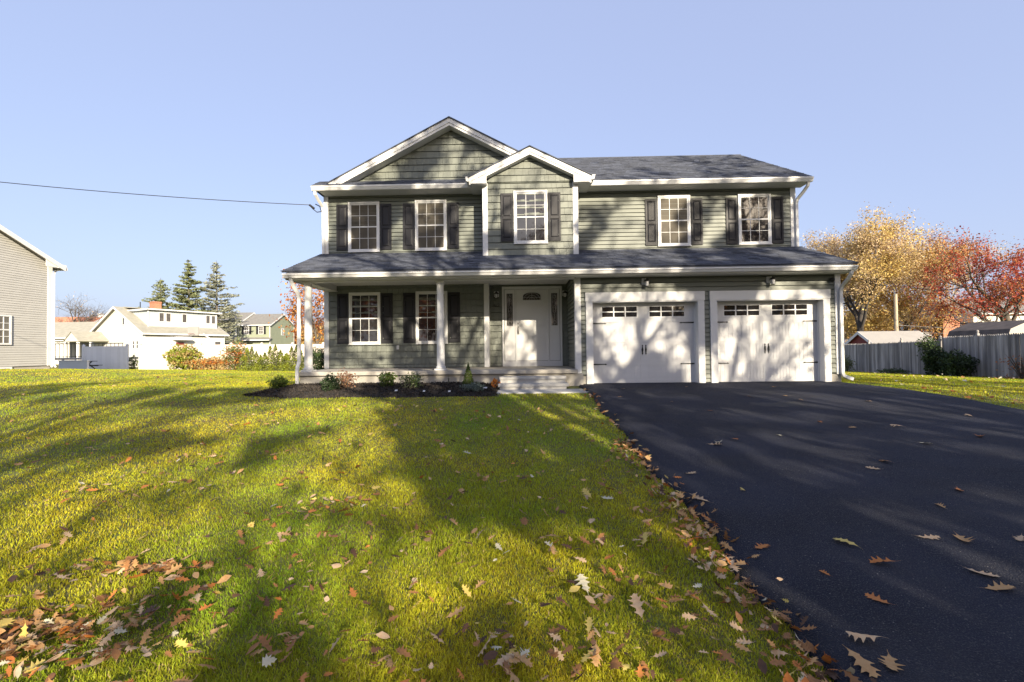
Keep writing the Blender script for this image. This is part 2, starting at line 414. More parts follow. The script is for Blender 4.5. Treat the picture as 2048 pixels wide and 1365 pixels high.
# gutters : K profile extruded along x
def gutter(x0, x1, y, z0, z1):
    b = MB(); pr = [(y+.13,z0),(y+.045,z0),(y+.03,z0+.03),(y+.02,z0+.055),(y,z1-.035),(y,z1),(y+.015,z1),(y+.018,z1-.012),(y+.115,z1-.012),(y+.13,z1)]
    b.prism(pr, x0, x1, 'x')
    return P(b, 'gutter', M['white'])
gutter(-5.98, 8.24, -.56, 2.665, 2.775)
gutter(-6.08, -1.36, 1.24, 5.51, 5.635)
gutter(2.0, 8.37, 1.24, 5.51, 5.635)
b = MB(); b.box(-5.9, 8.2, -.43, -.41, 2.66, 2.84); P(b, 'fascia', M['white'])
b = MB(); b.box(-6.0, 8.3, 1.372, 1.39, 5.52, 5.70); P(b, 'fascia', M['white'])

def dspout(pts, elbow=None):
    b = MB(); w, d = .04, .03
    # rectangular tube swept through points
    pts = [Vector(p) for p in pts]; V = []
    for i, p in enumerate(pts):
        t = (pts[min(i+1,len(pts)-1)]-pts[max(i-1,0)]).normalized()
        yv = Vector((0,1,0)); xv = yv.cross(t).normalized() if abs(t.y) < .95 else Vector((1,0,0))
        yv = t.cross(xv).normalized()
        V += [p+xv*w+yv*d, p-xv*w+yv*d, p-xv*w-yv*d, p+xv*w-yv*d]
    F = [(3,2,1,0)] + [(i*4+k, i*4+(k+1)%4, i*4+4+(k+1)%4, i*4+4+k) for i in range(len(pts)-1) for k in range(4)]
    b.add(V, F)
    return P(b, 'downspout', M['white'], bevel=.006)
dspout([(-6.0,1.33,5.53),(-6.0,1.35,5.42),(-5.98,1.5,5.30),(-5.93,1.70,5.16),(-5.93,1.735,5.05),(-5.93,1.735,3.74)])
dspout([(8.27,1.33,5.53),(8.27,1.36,5.42),(8.24,1.5,5.30),(8.17,1.69,5.14),(8.16,1.735,5.03),(8.16,1.735,3.74)])
dspout([(-5.80,-.47,2.68),(-5.80,-.45,2.58),(-5.77,-.38,2.47),(-5.72,-.27,2.30),(-5.71,-.24,2.18),(-5.71,-.24,.55),(-5.73,-.29,.40),(-5.73,-.30,.28),(-5.73,-.30,.0),(-5.76,-.32,-.07),(-5.85,-.36,-.10)])
dspout([(8.14,-.47,2.68),(8.14,-.45,2.58),(8.13,-.36,2.48),(8.13,-.13,2.32),(8.13,-.075,2.20),(8.13,-.075,.12),(8.15,-.08,.05),(8.24,-.11,.0),(8.34,-.15,-.04)])

# roofs
def shingles(mb, o, u, v, W, Lg, cut=None, ex=.14, rng=rr):
    """courses of tabs on the plane o + a*u + b*v"""
    o, u, v = Vector(o), Vector(u).normalized(), Vector(v).normalized(); n = u.cross(v).normalized()
    if n.z < 0: n = -n
    k = 0
    while k*ex < Lg:
        b0, b1 = k*ex, min(Lg, (k+1)*ex+.01); k += 1
        x = -rng.random()*.3
        while x < W:
            w = .12+.22*rng.random(); a, c = max(0, x), min(W, x+w-.004); x += w
            if c-a < .01: continue
            d = .012 + (.008 if rng.random() < .5 else 0)
            q = [o+u*a+v*b0+n*d, o+u*c+v*b0+n*d, o+u*c+v*b1+n*.004, o+u*a+v*b1+n*.004, o+u*a+v*b0, o+u*c+v*b0, o+u*a+v*b1, o+u*c+v*b1]
            mb.add(q, [(0,1,2,3),(4,5,1,0),(4,0,3,6),(1,5,7,2)], rng.random())
b = MB()
ls = (3.78-2.85)/2.34
b.slab([(-6.02,-.50,2.84),(8.26,-.50,2.84),(8.26,1.80,2.84+ls*2.3),(-6.02,1.80,2.84+ls*2.3)], .035)
shingles(b, (-6.04,-.52,2.842-.02*ls), (1,0,0), (0,1,ls), 14.32, 2.5, rng=rr)
P(b, 'porch_roof', M['shingle'], recalc=False)
# sheds' closed ends
for x0, x1 in ((-5.98,-5.95),(8.19,8.22)):
    b = MB(); b.prism([(-.41,2.64),(1.8,2.64),(1.8,3.74),(-.41,2.80)], x0, x1, 'x')
    P(b, 'rake_board', M['white'])
b = MB()
ms = .573; EY, EZ = 1.33, 5.675; RY = 5.45; RZ = EZ+ms*(RY-EY)
b.slab([(-1.2,1.85,EZ+ms*.52),(8.33,1.85,EZ+ms*.52),(8.33,RY,RZ),(-1.2,RY,RZ)], .04)
b.slab([(-6.08,EY,EZ),(8.35,EY,EZ),(8.35,1.849,EZ+ms*.519),(-6.08,1.849,EZ+ms*.519)], .04)
b.slab([(8.33,9.6,EZ),(-1.2,9.6,EZ),(-1.2,RY,RZ),(8.33,RY,RZ)], .04)
shingles(b, (1.2,EY-.02,EZ+.002-.02*ms), (1,0,0), (0,1,ms), 7.16, (RY-EY)*math.hypot(1,ms)+.02, rng=rr)
shingles(b, (-6.1,EY-.02,EZ+.002-.02*ms), (1,0,0), (0,1,ms), 7.3, .52*math.hypot(1,ms), rng=rr)
b.tube([(1.0,RY,RZ+.005),(8.36,RY,RZ+.005)], .035, 6)
P(b, 'main_roof', M['shingle'], recalc=False)
b = MB()
b.prism([(1.9,5.55),(9.4,5.55),(9.4,EZ+.02),(RY,RZ-.06),(1.9,EZ+ms*.55-.05)], XR-.1, XR+.0, 'x')
P(b, 'side_gable', M['siding'])
b = MB(); b.prism([(1.9,5.55),(9.4,5.55),(9.4,EZ+.02),(RY,RZ-.06),(1.9,EZ+ms*.55-.05)], -1.15, -1.05, 'x')
P(b, 'side_gable', M['siding'])
b = MB()
b.prism([(EY+.03,5.53),(EY+.2,5.53),(RY,RZ-.25),(9.4,5.6),(9.6,5.62),(RY,RZ-.045),(EY+.03,EZ-.03)], 8.28, 8.31, 'x')
P(b, 'rake_board', M['white'])
# wing (gable) roof
b = MB(); wy = 1.42
for s in (-1, 1):
    xe = GX + s*4.0; ze = GZ+.0 - GS*4.0
    b.slab([(GX,wy,GZ+.03),(xe,wy,ze+.03),(xe,9.6 if s<0 else 5.2,ze+.03),(GX,9.6 if s<0 else 5.2,GZ+.03)] if s > 0 else
           [(GX,wy,GZ+.03),(GX,9.6,GZ+.03),(xe,9.6,ze+.03),(xe,wy,ze+.03)], .035)
P(b, 'gable_roof', M['shingle'])
def rake(cx, cz, sl, half, y0, y1, w, name='rake_board'):
    b = MB()
    for s in (-1, 1):
        xe = cx+s*half; ze = cz-sl*half
        # two stepped boards
        b.prism([(cx,cz),(xe,ze),(xe,ze-w*.62),(cx,cz-w*.62)] , y0, y0+.03)
        b.prism([(cx,cz-w*.4),(xe,ze-w*.4),(xe,ze-w),(cx,cz-w)], y0+.022, y0+.045)
        b.prism([(cx,cz-w+.01),(xe,ze-w+.01),(xe,ze-w),(cx,cz-w)], y0+.046, y1)
    return P(b, name, M['white'], recalc=True)
rake(GX, GZ-.005, GS, 3.72, 1.45, 1.80, .21)
# dormer roof
b = MB(); dz, ds, dh = 6.49, .49, 1.74
for s in (-1, 1):
    xe = DC+s*dh; ze = dz-ds*dh
    b.slab([(DC,.82,dz+.02),(xe,.82,ze+.02),(xe,2.95,ze+.02),(DC,2.95,dz+.02)][::s], .03)
P(b, 'dormer_roof', M['shingle'])
rake(DC, dz-.013, ds, dh-.03, .85, DY, .20)
for s in (-1, 1):
    b = MB(); xe = DC+s*(dh-.03); ze = dz-ds*(dh-.03)-.013
    xi = DC+s*1.22; 
    b.prism([(xe,ze-.12),(xe,5.52),(xe-s*.06,5.475),(xi,5.475),(xi,dz-ds*1.22-.2)], .862, .90)
    b.box(min(xe,xi), max(xe,xi), .90, YU-.001, 5.478, 5.495)
    b.box(xe-.005 if s<0 else xe-.02, xe+.02 if s<0 else xe+.005, .875, YU-.01, 5.50, 5.63)
    g = xe+s*.01
    b.prism([(g,5.52),(g+s*.07,5.54),(g+s*.10,5.66),(g,5.66)], .84, 1.9)
    P(b, 'eave_return', M['white'])

# windows ---------------------------------------------------------------
def window(x0, x1, z0, z1, y, gm='pane', parent=None, name='window'):
    """double-hung six-over-six; y = wall face"""
    b = MB(); c = .055
    b.box(x0, x0+c, y-.05, y-.001, z0, z1); b.box(x1-c, x1, y-.05, y-.001, z0, z1)
    b.box(x0+c, x1-c, y-.0495, y-.001, z1-c, z1); b.box(x0+c, x1-c, y-.0505, y-.001, z0, z0+c)
    b.box(x0-.01, x1+.01, y-.062, y-.0505, z0-.005, z0+.02)
    b.box(x0+c, x1-c, y-.004, y-.002, z0+c, z1-c)
    w = P(b, name, M['white'], parent, bevel=.003)
    zm = (z0+z1)/2
    for (a, d, yy) in ((zm-.018, z1-c, y-.030), (z0+c, zm+.018, y-.042)):
        b = MB(); f = .035; xa, xb = x0+c, x1-c
        b.box(xa, xa+f, yy, yy+.014, a, d); b.box(xb-f, xb, yy, yy+.014, a, d)
        b.box(xa+f, xb-f, yy, yy+.014, a, a+f); b.box(xa+f, xb-f, yy, yy+.014, d-f, d)
        iw = (xb-xa-2*f)/3; zc = (a+d)/2
        for k in (1, 2): b.box(xa+f+iw*k-.006, xa+f+iw*k+.006, yy+.004, yy+.012, a+f, d-f)
        b.box(xa+f, xb-f, yy+.0045, yy+.0125, zc-.006, zc+.006)
        P(b, 'sash', M['white'], w)
        b = MB(); b.box(xa+f, xb-f, yy+.0126, yy+.0135, a+f, d-f)
        P(b, 'pane', M[gm], w)
    return w
window(-5.19, -4.24, 3.79, 5.31, YU, 'screen'); window(-3.16, -2.21, 3.80, 5.33, YU, 'screen')
window(4.10, 5.06, 3.82, 5.34, YU, 'screen'); window(6.47, 7.43, 3.83, 5.33, YU, 'pane')
window(-.18, .78, 3.80, 5.32, DY, 'pane')
window(-5.18, -4.23, 1.0, 2.57, YU, 'pane'); window(-3.16, -2.21, 1.0, 2.58, YU, 'pane')
def shutter(x0, x1, z0, z1, y):
    b = MB(); f = .055; zm = z0+(z1-z0)*.49
    b.box(x0, x1, y-.022, y-.016, z0, z1)
    b.box(x0, x0+f, y-.042, y-.022, z0, z1); b.box(x1-f, x1, y-.042, y-.022, z0, z1)
    for a, c in ((z0, z0+.10), (zm-.04, zm+.04), (z1-.07, z1)): b.box(x0+f, x1-f, y-.0418, y-.022, a, c)
    for a, c in ((z0+.10, zm-.04), (zm+.04, z1-.07)):
        xa, xb = x0+f+.012, x1-f-.012; a += .012; c -= .012; g = .03
        v = [(xa,y-.022,a),(xb,y-.022,a),(xb,y-.022,c),(xa,y-.022,c),(xa+g,y-.038,a+g),(xb-g,y-.038,a+g),(xb-g,y-.038,c-g),(xa+g,y-.038,c-g)]
        b.add(v, [(4,5,6,7),(0,1,5,4),(1,2,6,5),(2,3,7,6),(3,0,4,7)])
    return P(b, 'shutter', M['shutter'], bevel=.003)
for xa, xb in ((-5.55,-5.20),(-4.22,-3.88),(-3.53,-3.18),(-2.18,-1.84),(3.73,4.08),(5.08,5.42),(6.11,6.45),(7.45,7.79)):
    shutter(xa, xb, 3.85, 5.24, YU)
for xa, xb in ((-.55,-.20),(.80,1.15)): shutter(xa, xb, 3.87, 5.25, DY)
for xa, xb in ((-5.54,-5.19),(-4.21,-3.86),(-3.54,-3.18),(-2.19,-1.83)): shutter(xa, xb, 1.03, 2.54, YU)

# porch columns
for cx in (-5.57, -2.10):
    b = MB(); c = (cx, -.02, .287)
    b.lathe(c, [(.118,.045),(.125,.06),(.128,.075),(.12,.095),(.107,.11),(.104,.13),(.100,.7),(.088,2.20),(.088,2.21),(.102,2.215),(.102,2.235),(.09,2.24),(.09,2.27),(.11,2.295),(.112,2.30)], 28)
    col = P(b, 'porch_column', M['white'], smooth=False)
    me = col.data; me.polygons.foreach_set('use_smooth', [len(p.vertices) == 4 for p in me.polygons])
    b = MB(); b.box(cx-.145, cx+.145, -.165, .125, .288, .333); P(b, 'plinth', M['white'], col, bevel=.004)
    b = MB(); b.box(cx-.12, cx+.12, -.14, .10, 2.587, 2.614); P(b, 'capital', M['white'], col, bevel=.004)

# front door --------------------------------------------------------------
DYF = 2.1
b = MB()
y = DYF
b.box(-.58, -.44-.08, y-.07, y-.001, .288, 2.72); b.box(1.10+.08, 1.24, y-.07, y-.001, .288, 2.72)
b.box(-.52, 1.18, y-.0695, y-.001, 2.64, 2.72); b.box(-.52, 1.18, y-.0685, y-.001, .288, .45)
b.box(-.19, -.15, y-.066, y-.001, .45, 2.64); b.box(.81, .85, y-.066, y-.001, .45, 2.64)
fd = P(b, 'front_door', M['white'], bevel=.004)
b = MB(); b.box(-.148, .808, y-.05, y-.03, .46, 2.63)
def panel(b, x0, x1, z0, z1, y, out=.010, g=.025):
    # bead frame + raised field
    for q in ((x0,x1,z0,z0+.012),(x0,x1,z1-.012,z1),(x0,x0+.012,z0+.012,z1-.012),(x1-.012,x1,z0+.012,z1-.012)):
        b.box(q[0], q[1], y-out, y, q[2], q[3])
    b.box(x0+g+.01, x1-g-.01, y-out*.7, y, z0+g+.01, z1-g-.01)
for x0, x1 in ((-.05,.29),(.37,.71)):
    panel(b, x0, x1, 1.52, 2.15, y-.0505); panel(b, x0, x1, .62, 1.32, y-.0505)
P(b, 'door_leaf', M['door'], fd)
# fan light
b = MB(); arc = [(.05, 2.29), (.61, 2.29)] + [(.33+.28*math.cos(a), 2.43+.12*math.sin(a)) for a in [math.pi*k/14 for k in range(15)]]
b.prism(arc, y-.058, y-.0515); P(b, 'fan_light', M['paneside'], fd)
b = MB()
pts = [(p[0], y-.060, p[1]) for p in arc[1:]] + [(.05,y-.06,2.29),(.61,y-.06,2.29)]
b.tube(pts, .016, 6, cap=False, m=0)
P(b, 'fan_light_frame', M['white'], fd)
b = MB()
for x in (.33,): b.tube([(x,y-.060,2.30),(x,y-.060,2.54)], .004, 4)
for r_ in (.07,.13,.2): b.tube([(.33+r_*1.25*math.cos(a), y-.060, 2.30+r_*1.1*math.sin(a)) for a in [math.pi*k/10 for k in range(11)]], .0035, 4)
b.tube([(.06,y-.06,2.38),(.6,y-.06,2.38)], .003, 4)
P(b, 'caming', M['caming'], fd)
for sx in (-.35, 1.01):
    b = MB(); b.box(sx-.155, sx+.155, y-.045, y-.02, .46, 2.63)
    for q in ((sx-.115,sx-.092,1.50,2.53),(sx+.092,sx+.115,1.50,2.53),(sx-.092,sx+.092,1.50,1.523),(sx-.092,sx+.092,2.507,2.53)): b.box(q[0],q[1],y-.060,y-.045,q[2],q[3])
    panel(b, sx-.10, sx+.10, .6, 1.38, y-.0455)
    sl = P(b, 'sidelight', M['door'], fd)
    b = MB(); b.box(sx-.092, sx+.092, y-.052, y-.0455, 1.523, 2.507); P(b, 'sidelight_glass', M['paneside'], fd)
    b = MB(); yy = y-.054
    for dx in (-.05, .05): b.tube([(sx+dx,yy,1.53),(sx+dx,yy,2.5)], .003, 4)
    for r_, zz, e in ((.05,2.02,2.2),(.03,2.02,2.2),(.045,1.62,1.2),(.04,2.40,1.2)):
        b.tube([(sx+r_*math.cos(a), yy, zz+r_*e*math.sin(a)) for a in [math.pi*2*k/12 for k in range(13)]], .003, 4)
    b.tube([(sx,yy,1.53),(sx,yy,1.9)], .003, 4); b.tube([(sx,yy,2.13),(sx,yy,2.5)], .003, 4)
    P(b, 'caming', M['caming'], fd)
b = MB(); b.tube([(-.095,y-.05,1.59),(-.095,y-.075,1.59)], .028, 14); P(b, 'deadbolt', M['steel'], fd)
b = MB(); b.box(-.12,-.07,y-.062,y-.0505,1.26,1.50); b.tube([(-.095,y-.06,1.45),(-.095,y-.10,1.44),(-.095,y-.105,1.38),(-.095,y-.10,1.30),(-.095,y-.06,1.29)], .011, 8)
P(b, 'handle', M['steel'], fd)
# house number 42
b = MB(); yn = y-.028; n0 = -.815
b.box(n0,n0+.014,yn-.006,yn,2.135,2.205); b.box(n0,n0+.068,yn-.0065,yn-.0002,2.128,2.142); b.box(n0+.042,n0+.056,yn-.007,yn-.0004,2.10,2.205)
x2 = n0+.09
b.tube([(x2,yn-.003,2.185),(x2+.008,yn-.003,2.2),(x2+.03,yn-.003,2.205),(x2+.052,yn-.003,2.196),(x2+.056,yn-.003,2.175),(x2+.045,yn-.003,2.155),(x2+.01,yn-.003,2.122),(x2,yn-.003,2.107),(x2+.06,yn-.003,2.107)], .007, 6)
P(b, 'house_number', M['black'])
b = MB(); b.box(-3.745,-3.675,YU-.05,YU-.012,.845,.965); P(b, 'outlet_cover', M['white'], bevel=.006)

# wall lanterns
def lantern(x, z, y, dx=0):
    b = MB(); b.box(x-.075, x+.075, y-.035, y-.012, z-.085, z+.085)
    w = P(b, 'wall_lantern', M['white'], bevel=.012)
    x += dx
    b = MB(); b.tube([(x,y-.035,z+.03),(x,y-.09,z+.05),(x,y-.13,z+.03)], .008, 6)
    b.lathe((x,y-.14,z), [(.004,.075),(.018,.06),(.022,.05),(.05,.035),(.082,.0),(.086,-.008),(.07,-.012)][::-1], 14)
    b.lathe((x,y-.14,z-.135), [(.02,-.012),(.048,-.006),(.05,.004),(.03,.008)], 14)
    for k in range(4):
        a = math.pi/4+math.pi/2*k; b.tube([(x+.052*math.cos(a),y-.14+.052*math.sin(a),z-.01),(x+.046*math.cos(a),y-.14+.046*math.sin(a),z-.13)], .004, 4)
    P(b, 'lamp_frame', M['black'], w)
    b = MB(); b.lathe((x,y-.14,z-.128), [(.043,0),(.05,.115)], 14); P(b, 'lamp_glass', M['lampglass'], w)
    return w
lantern(-.75, 2.50, DYF); lantern(1.33, 2.50, DYF)
lantern(3.19, 2.52, 0, .03); lantern(6.37, 2.52, 0, .03)
b = MB(); b.lathe((7.93,-.07,2.49), [(.01,-.06),(.045,-.045),(.062,0),(.055,.035),(.03,.055),(.01,.06)], 14); b.tube([(7.93,-.01,2.52),(7.93,-.07,2.52)], .02, 8)
P(b, 'motion_sensor', M['black'])

# garage doors ------------------------------------------------------------
def garage(dx):
    b = MB(); x0, x1 = 1.67+dx, 4.70+dx; yi = .23
    b.box(x0, x0+.16, -.045, -.001, -.13, 2.02); b.box(x1-.15, x1, -.045, -.001, -.13, 2.02)
    b.box(x0-.012, x1+.012, -.055, -.001, 2.02, 2.25)
    b.prism([(3.12+dx,2.252),(3.30+dx,2.252),(3.26+dx,2.018),(3.155+dx,2.018)], -.0585, -.056)
    b.box(x0+.158, x0+.178, -.04, yi, -.13, 2.00); b.box(x1-.165, x1-.149, -.04, yi, -.13, 2.00)
    b.box(x0+.16, x1-.15, -.04, yi, 1.995, 2.018)
    b.box(x0+.178, x0+.205, yi-.03, yi, -.13, 1.995); b.box(x1-.18, x1-.165, yi-.06, yi, -.13, 1.995)
    g = P(b, 'garage_door', M['white'], bevel=.003)
    b = MB(); a0, a1 = x0+.165, x1-.15; 
    b.box(a0, a1, yi, yi+.04, -.105, 1.995, .5)
    zs = [-.105, .425, .955, 1.485, 1.995]
    for k in range(4):
        za, zb = zs[k]+.004, zs[k+1]-.004
        c0, c1 = (3.12+dx, 3.31+dx)
        # stiles and rails
        for q in ((a0, a0+.06), (c0, c1), (a1-.06, a1)): b.box(q[0], q[1], yi-.012, yi, za, zb)
        cols = ((a0+.06, 2.575+dx), (2.615+dx, c0), (c1, 3.80+dx), (3.84+dx, a1-.06))
        if k < 3:
            for q in ((2.575+dx, 2.615+dx), (3.80+dx, 3.84+dx)): b.box(q[0], q[1], yi-.0115, yi, za, zb)
            for q in cols:
                b.box(q[0], q[1], yi-.0118, yi, za, za+.06); b.box(q[0], q[1], yi-.0118, yi, zb-.055, zb)
                n = 6; w = (q[1]-q[0])/n
                for i in range(n): b.box(q[0]+i*w+.004, q[0]+(i+1)*w-.004, yi-.006, yi, za+.062, zb-.057)
        else:
            for (wa, wb) in ((2.10+dx, 3.07+dx), (3.34+dx, 4.30+dx)):
                pass
            b.box(a0+.06, c0, yi-.0118, yi, za, 1.60); b.box(a0+.06, c0, yi-.0118, yi, 1.93, zb)
            b.box(c1, a1-.06, yi-.0118, yi, za, 1.60); b.box(c1, a1-.06, yi-.0118, yi, 1.93, zb)
            b.box(a0+.06, 2.10+dx, yi-.0116, yi, 1.60, 1.93); b.box(3.07+dx, c0, yi-.0116, yi, 1.60, 1.93)
            b.box(c1, 3.34+dx, yi-.0116, yi, 1.60, 1.93); b.box(4.30+dx, a1-.06, yi-.0116, yi, 1.60, 1.93)
    P(b, 'door_panel', M['gdoor'], g)
    b = MB(); b.box(a0, a1, yi-.014, yi+.02, -.12, -.1055); P(b, 'door_seal', M['black'], g)
    for (wa, wb) in ((2.13+dx, 3.04+dx), (3.37+dx, 4.275+dx)):
        b = MB(); f = .03; z0, z1 = 1.63, 1.895
        b.box(wa-f, wb+f, yi-.018, yi-.0005, z0-f, z0); b.box(wa-f, wb+f, yi-.018, yi-.0005, z1, z1+f)
        b.box(wa-f, wa, yi-.018, yi-.0005, z0, z1); b.box(wb, wb+f, yi-.018, yi-.0005, z0, z1)
        w = (wb-wa)/3
        for k in (1, 2): b.box(wa+k*w-.014, wa+k*w+.014, yi-.0175, yi-.001, z0, z1)
        b.box(wa, wb, yi-.017, yi-.001, (z0+z1)/2-.013, (z0+z1)/2+.013)
        P(b, 'window_frame', M['door'], g)
        b = MB(); b.box(wa, wb, yi-.006, yi-.0003, z0, z1); P(b, 'window_pane', M['pane'], g)
    for zc in (1.46, .385):
        for s, xh in ((1, a0+.01), (-1, a1-.01)):
            b = MB(); L_ = .40
            b.prism([(xh,zc-.020),(xh+s*(L_-.06),zc-.010),(xh+s*(L_-.05),zc-.02),(xh+s*L_,zc),(xh+s*(L_-.05),zc+.02),(xh+s*(L_-.06),zc+.010),(xh,zc+.020)], yi-.020, yi-.0125)
            P(b, 'strap_hinge', M['black'], g)
    for xh in (3.17+dx, 3.26+dx):
        b = MB()
        b.prism([(xh,.895),(xh+.02,.865),(xh+.008,.85),(xh+.012,.83),(xh+.025,.76),(xh+.012,.69),(xh+.02,.66),(xh+.008,.645),(xh,.615),(xh-.008,.645),(xh-.02,.66),(xh-.012,.69),(xh-.025,.76),(xh-.012,.83),(xh-.008,.85),(xh-.02,.865)], yi-.019, yi-.0125)
        b.tube([(xh,yi-.018,.835),(xh,yi-.05,.81),(xh,yi-.055,.76),(xh,yi-.05,.71),(xh,yi-.018,.685)], .009, 6)
        P(b, 'handle', M['black'], g)
garage(0); garage(3.18)

# service mast fittings + cable
b = MB()
b.box(XL-.05, XL-.011, YU-.02, YU+.04, 5.00, 5.10); b.tube([(XL-.05,YU,5.05),(XL-.10,YU-.01,5.08),(XL-.14,YU-.01,5.22)], .012, 6)
b.tube([(XL-.02,YU,4.94),(XL-.08,YU,5.05),(XL-.22,YU-.01,5.03),(XL-.33,YU-.02,5.12),(XL-.42,YU-.03,5.22)], .014, 6)
b.tube([(XL-.30,YU-.02,5.14),(XL-.44,YU-.03,5.25)], .032, 8)
b.tube([(XL-.12,YU-.01,5.20),(XL-.26,YU-.02,5.27)], .016, 6)
P(b, 'cable_bracket', M['black'])
b = MB(); A = Vector((XL-.44, YU-.03, 5.25)); B = Vector((-30, -3.2, 7.6)); pts = []
for k in range(41):
    t = k/40; p = A.lerp(B, t); p.z -= 1.55*4*t*(1-t)*.38; pts.append(p)
b.tube(pts, .011, 5)
tag(b.build('service_cable', M['black']), 'black overhead service cable running from the upper left corner of the green house', 'cable')
b = MB(); b.tube([(-30,-3.2,gz(-30,-3.2)-.3),(-30,-3.2,8.4)], [.16,.12], 10)
tag(b.build('utility_pole', M['bark']), 'wooden pole carrying the far end of the black service cable', 'utility pole')

# ------------------------------------------------------------------ walk pad, bed
b = MB()
z1 = -.185
b.slab([(-.58,-1.50,-.165),(1.52,-1.50,-.165),(1.40,-.80,-.155),(-.58,-.80,-.155)], .14)
tag(b.build('path', M['walk'], bevel=.008), kind='structure')
xs = np.linspace(0, 1, 90); ysn = np.linspace(0, 1, 26)
def front(x): # front edge of the bed
    t = (x+6.45)/5.95
    return -1.30 - .55*min(1, max(0, t)*5)**.5 + .03*math.sin(x*3)
V = []; nr = random.Random(5)
for j in ysn:
    for i in xs:
        x = -6.45 + i*5.87; yf = front(x); yb = -.19 if x > -5.74 else -.19-(.0+ (abs(x+5.74))*1.35)
        if yb < yf+.02: yb = yf+.02
        yy = yf+(yb-yf)*j
        e = min(1, min(j*5, i*8+.05, (1-i)*12+.05))
        V.append((x, yy, gz(x, yy)-.02+.085*e**.7+.022*e*(nr.random()-.3)+.05*e*j))
F = [(a*90+c, a*90+c+1, (a+1)*90+c+1, (a+1)*90+c) for a in range(25) for c in range(89)]
tag(np_mesh('mulch_bed', np.array(V), np.array(F), M['mulch']), kind='structure')
def bedz(x, y): return gz(x, y)+.08
g_ = np.random.default_rng(12); bv_ = np.array(V); k_ = g_.integers(91, len(bv_)-91, 9000)
C_ = bv_[k_]+np.stack([g_.normal(size=9000)*.04, g_.normal(size=9000)*.03, .004+.014*g_.random(9000)], -1)
MULCH = C_

# ------------------------------------------------------------------ foliage tools
def cards(C, size, rng, aspect=1.6, flat=0.0, cup=.25):
    """leaf-like rhombs (two triangles folded) at centres C"""
    n = len(C); size = size*(.6+.8*rng.random(n))
    a = rng.normal(size=(n,3)); 
    if flat: a[:,2] *= (1-flat)
    a /= np.linalg.norm(a, axis=1)[:,None]+1e-9
    r = rng.normal(size=(n,3)); bb = np.cross(a, r); bb /= np.linalg.norm(bb, axis=1)[:,None]+1e-9
    nn = np.cross(a, bb)
    s = size[:,None]
    v0 = C-a*s*.5*aspect/1.3; v2 = C+a*s*.5*aspect/1.3
    v1 = C+bb*s*.42+nn*s*cup*.5; v3 = C-bb*s*.42+nn*s*cup*.5
    V = np.stack([v0,v1,v2,v3], 1).reshape(-1,3)
    i = np.arange(n)*4
    F = np.stack([np.stack([i,i+1,i+2],-1), np.stack([i,i+2,i+3],-1)], 1).reshape(-1,3)
    return V, F, np.repeat(rng.random(n), 2)

def grow(mb, tips, p, d, L, r, lev, maxlev, rg, nch, spread, up, droop=0, taper=.55, n0=8, ratio=.68, rk=.56):
    seg = 4 if lev < 2 else 3; pts = [p.copy()]; rad = [r]; dd = d.copy()
    for i in range(seg):
        dd = (dd + Vector((rg.gauss(0,1), rg.gauss(0,1), rg.gauss(0,1)))*.10*(1+.4*lev) + Vector((0,0,up*.10 if lev else 0))).normalized()
        p = p + dd*L/seg; pts.append(p.copy()); rad.append(r*(1-(1-taper)*(i+1)/seg))
    mb.tube(pts, rad, max(3, n0-2*lev), cap=False)
    if lev >= maxlev-1:
        for q in pts[1:]: tips.append(tuple(q))
    if lev >= maxlev: return
    for k in range(nch[min(lev, len(nch)-1)]):
        t = .35+.65*(k+rg.random()*.8)/nch[min(lev, len(nch)-1)] if lev else .45+.55*(k+rg.random())/nch[0]
        t = min(t, 1); idx = min(seg-1, int(t*seg)); fr = t*seg-idx
        q = pts[idx].lerp(pts[idx+1], min(1, fr)); rr_ = rad[idx]*(1-min(1,fr))+rad[idx+1]*min(1,fr)
        az = k*2.4 + rg.random()*1.2; sp = spread*(.75+.5*rg.random())
        w = dd.orthogonal().normalized(); w2 = dd.cross(w)
        nd = (dd*math.cos(sp) + (w*math.cos(az)+w2*math.sin(az))*math.sin(sp) + Vector((0,0,up*.25-droop))).normalized()
        grow(mb, tips, q, nd, L*ratio*(.8+.4*rg.random()), rr_*rk, lev+1, maxlev, rg, nch, spread, up, droop, taper, n0, ratio, rk)
    # leader
    grow(mb, tips, pts[-1], dd, L*ratio*.95, rad[-1]*.85, lev+1, maxlev, rg, nch, spread, up, droop, taper, n0, ratio, rk)

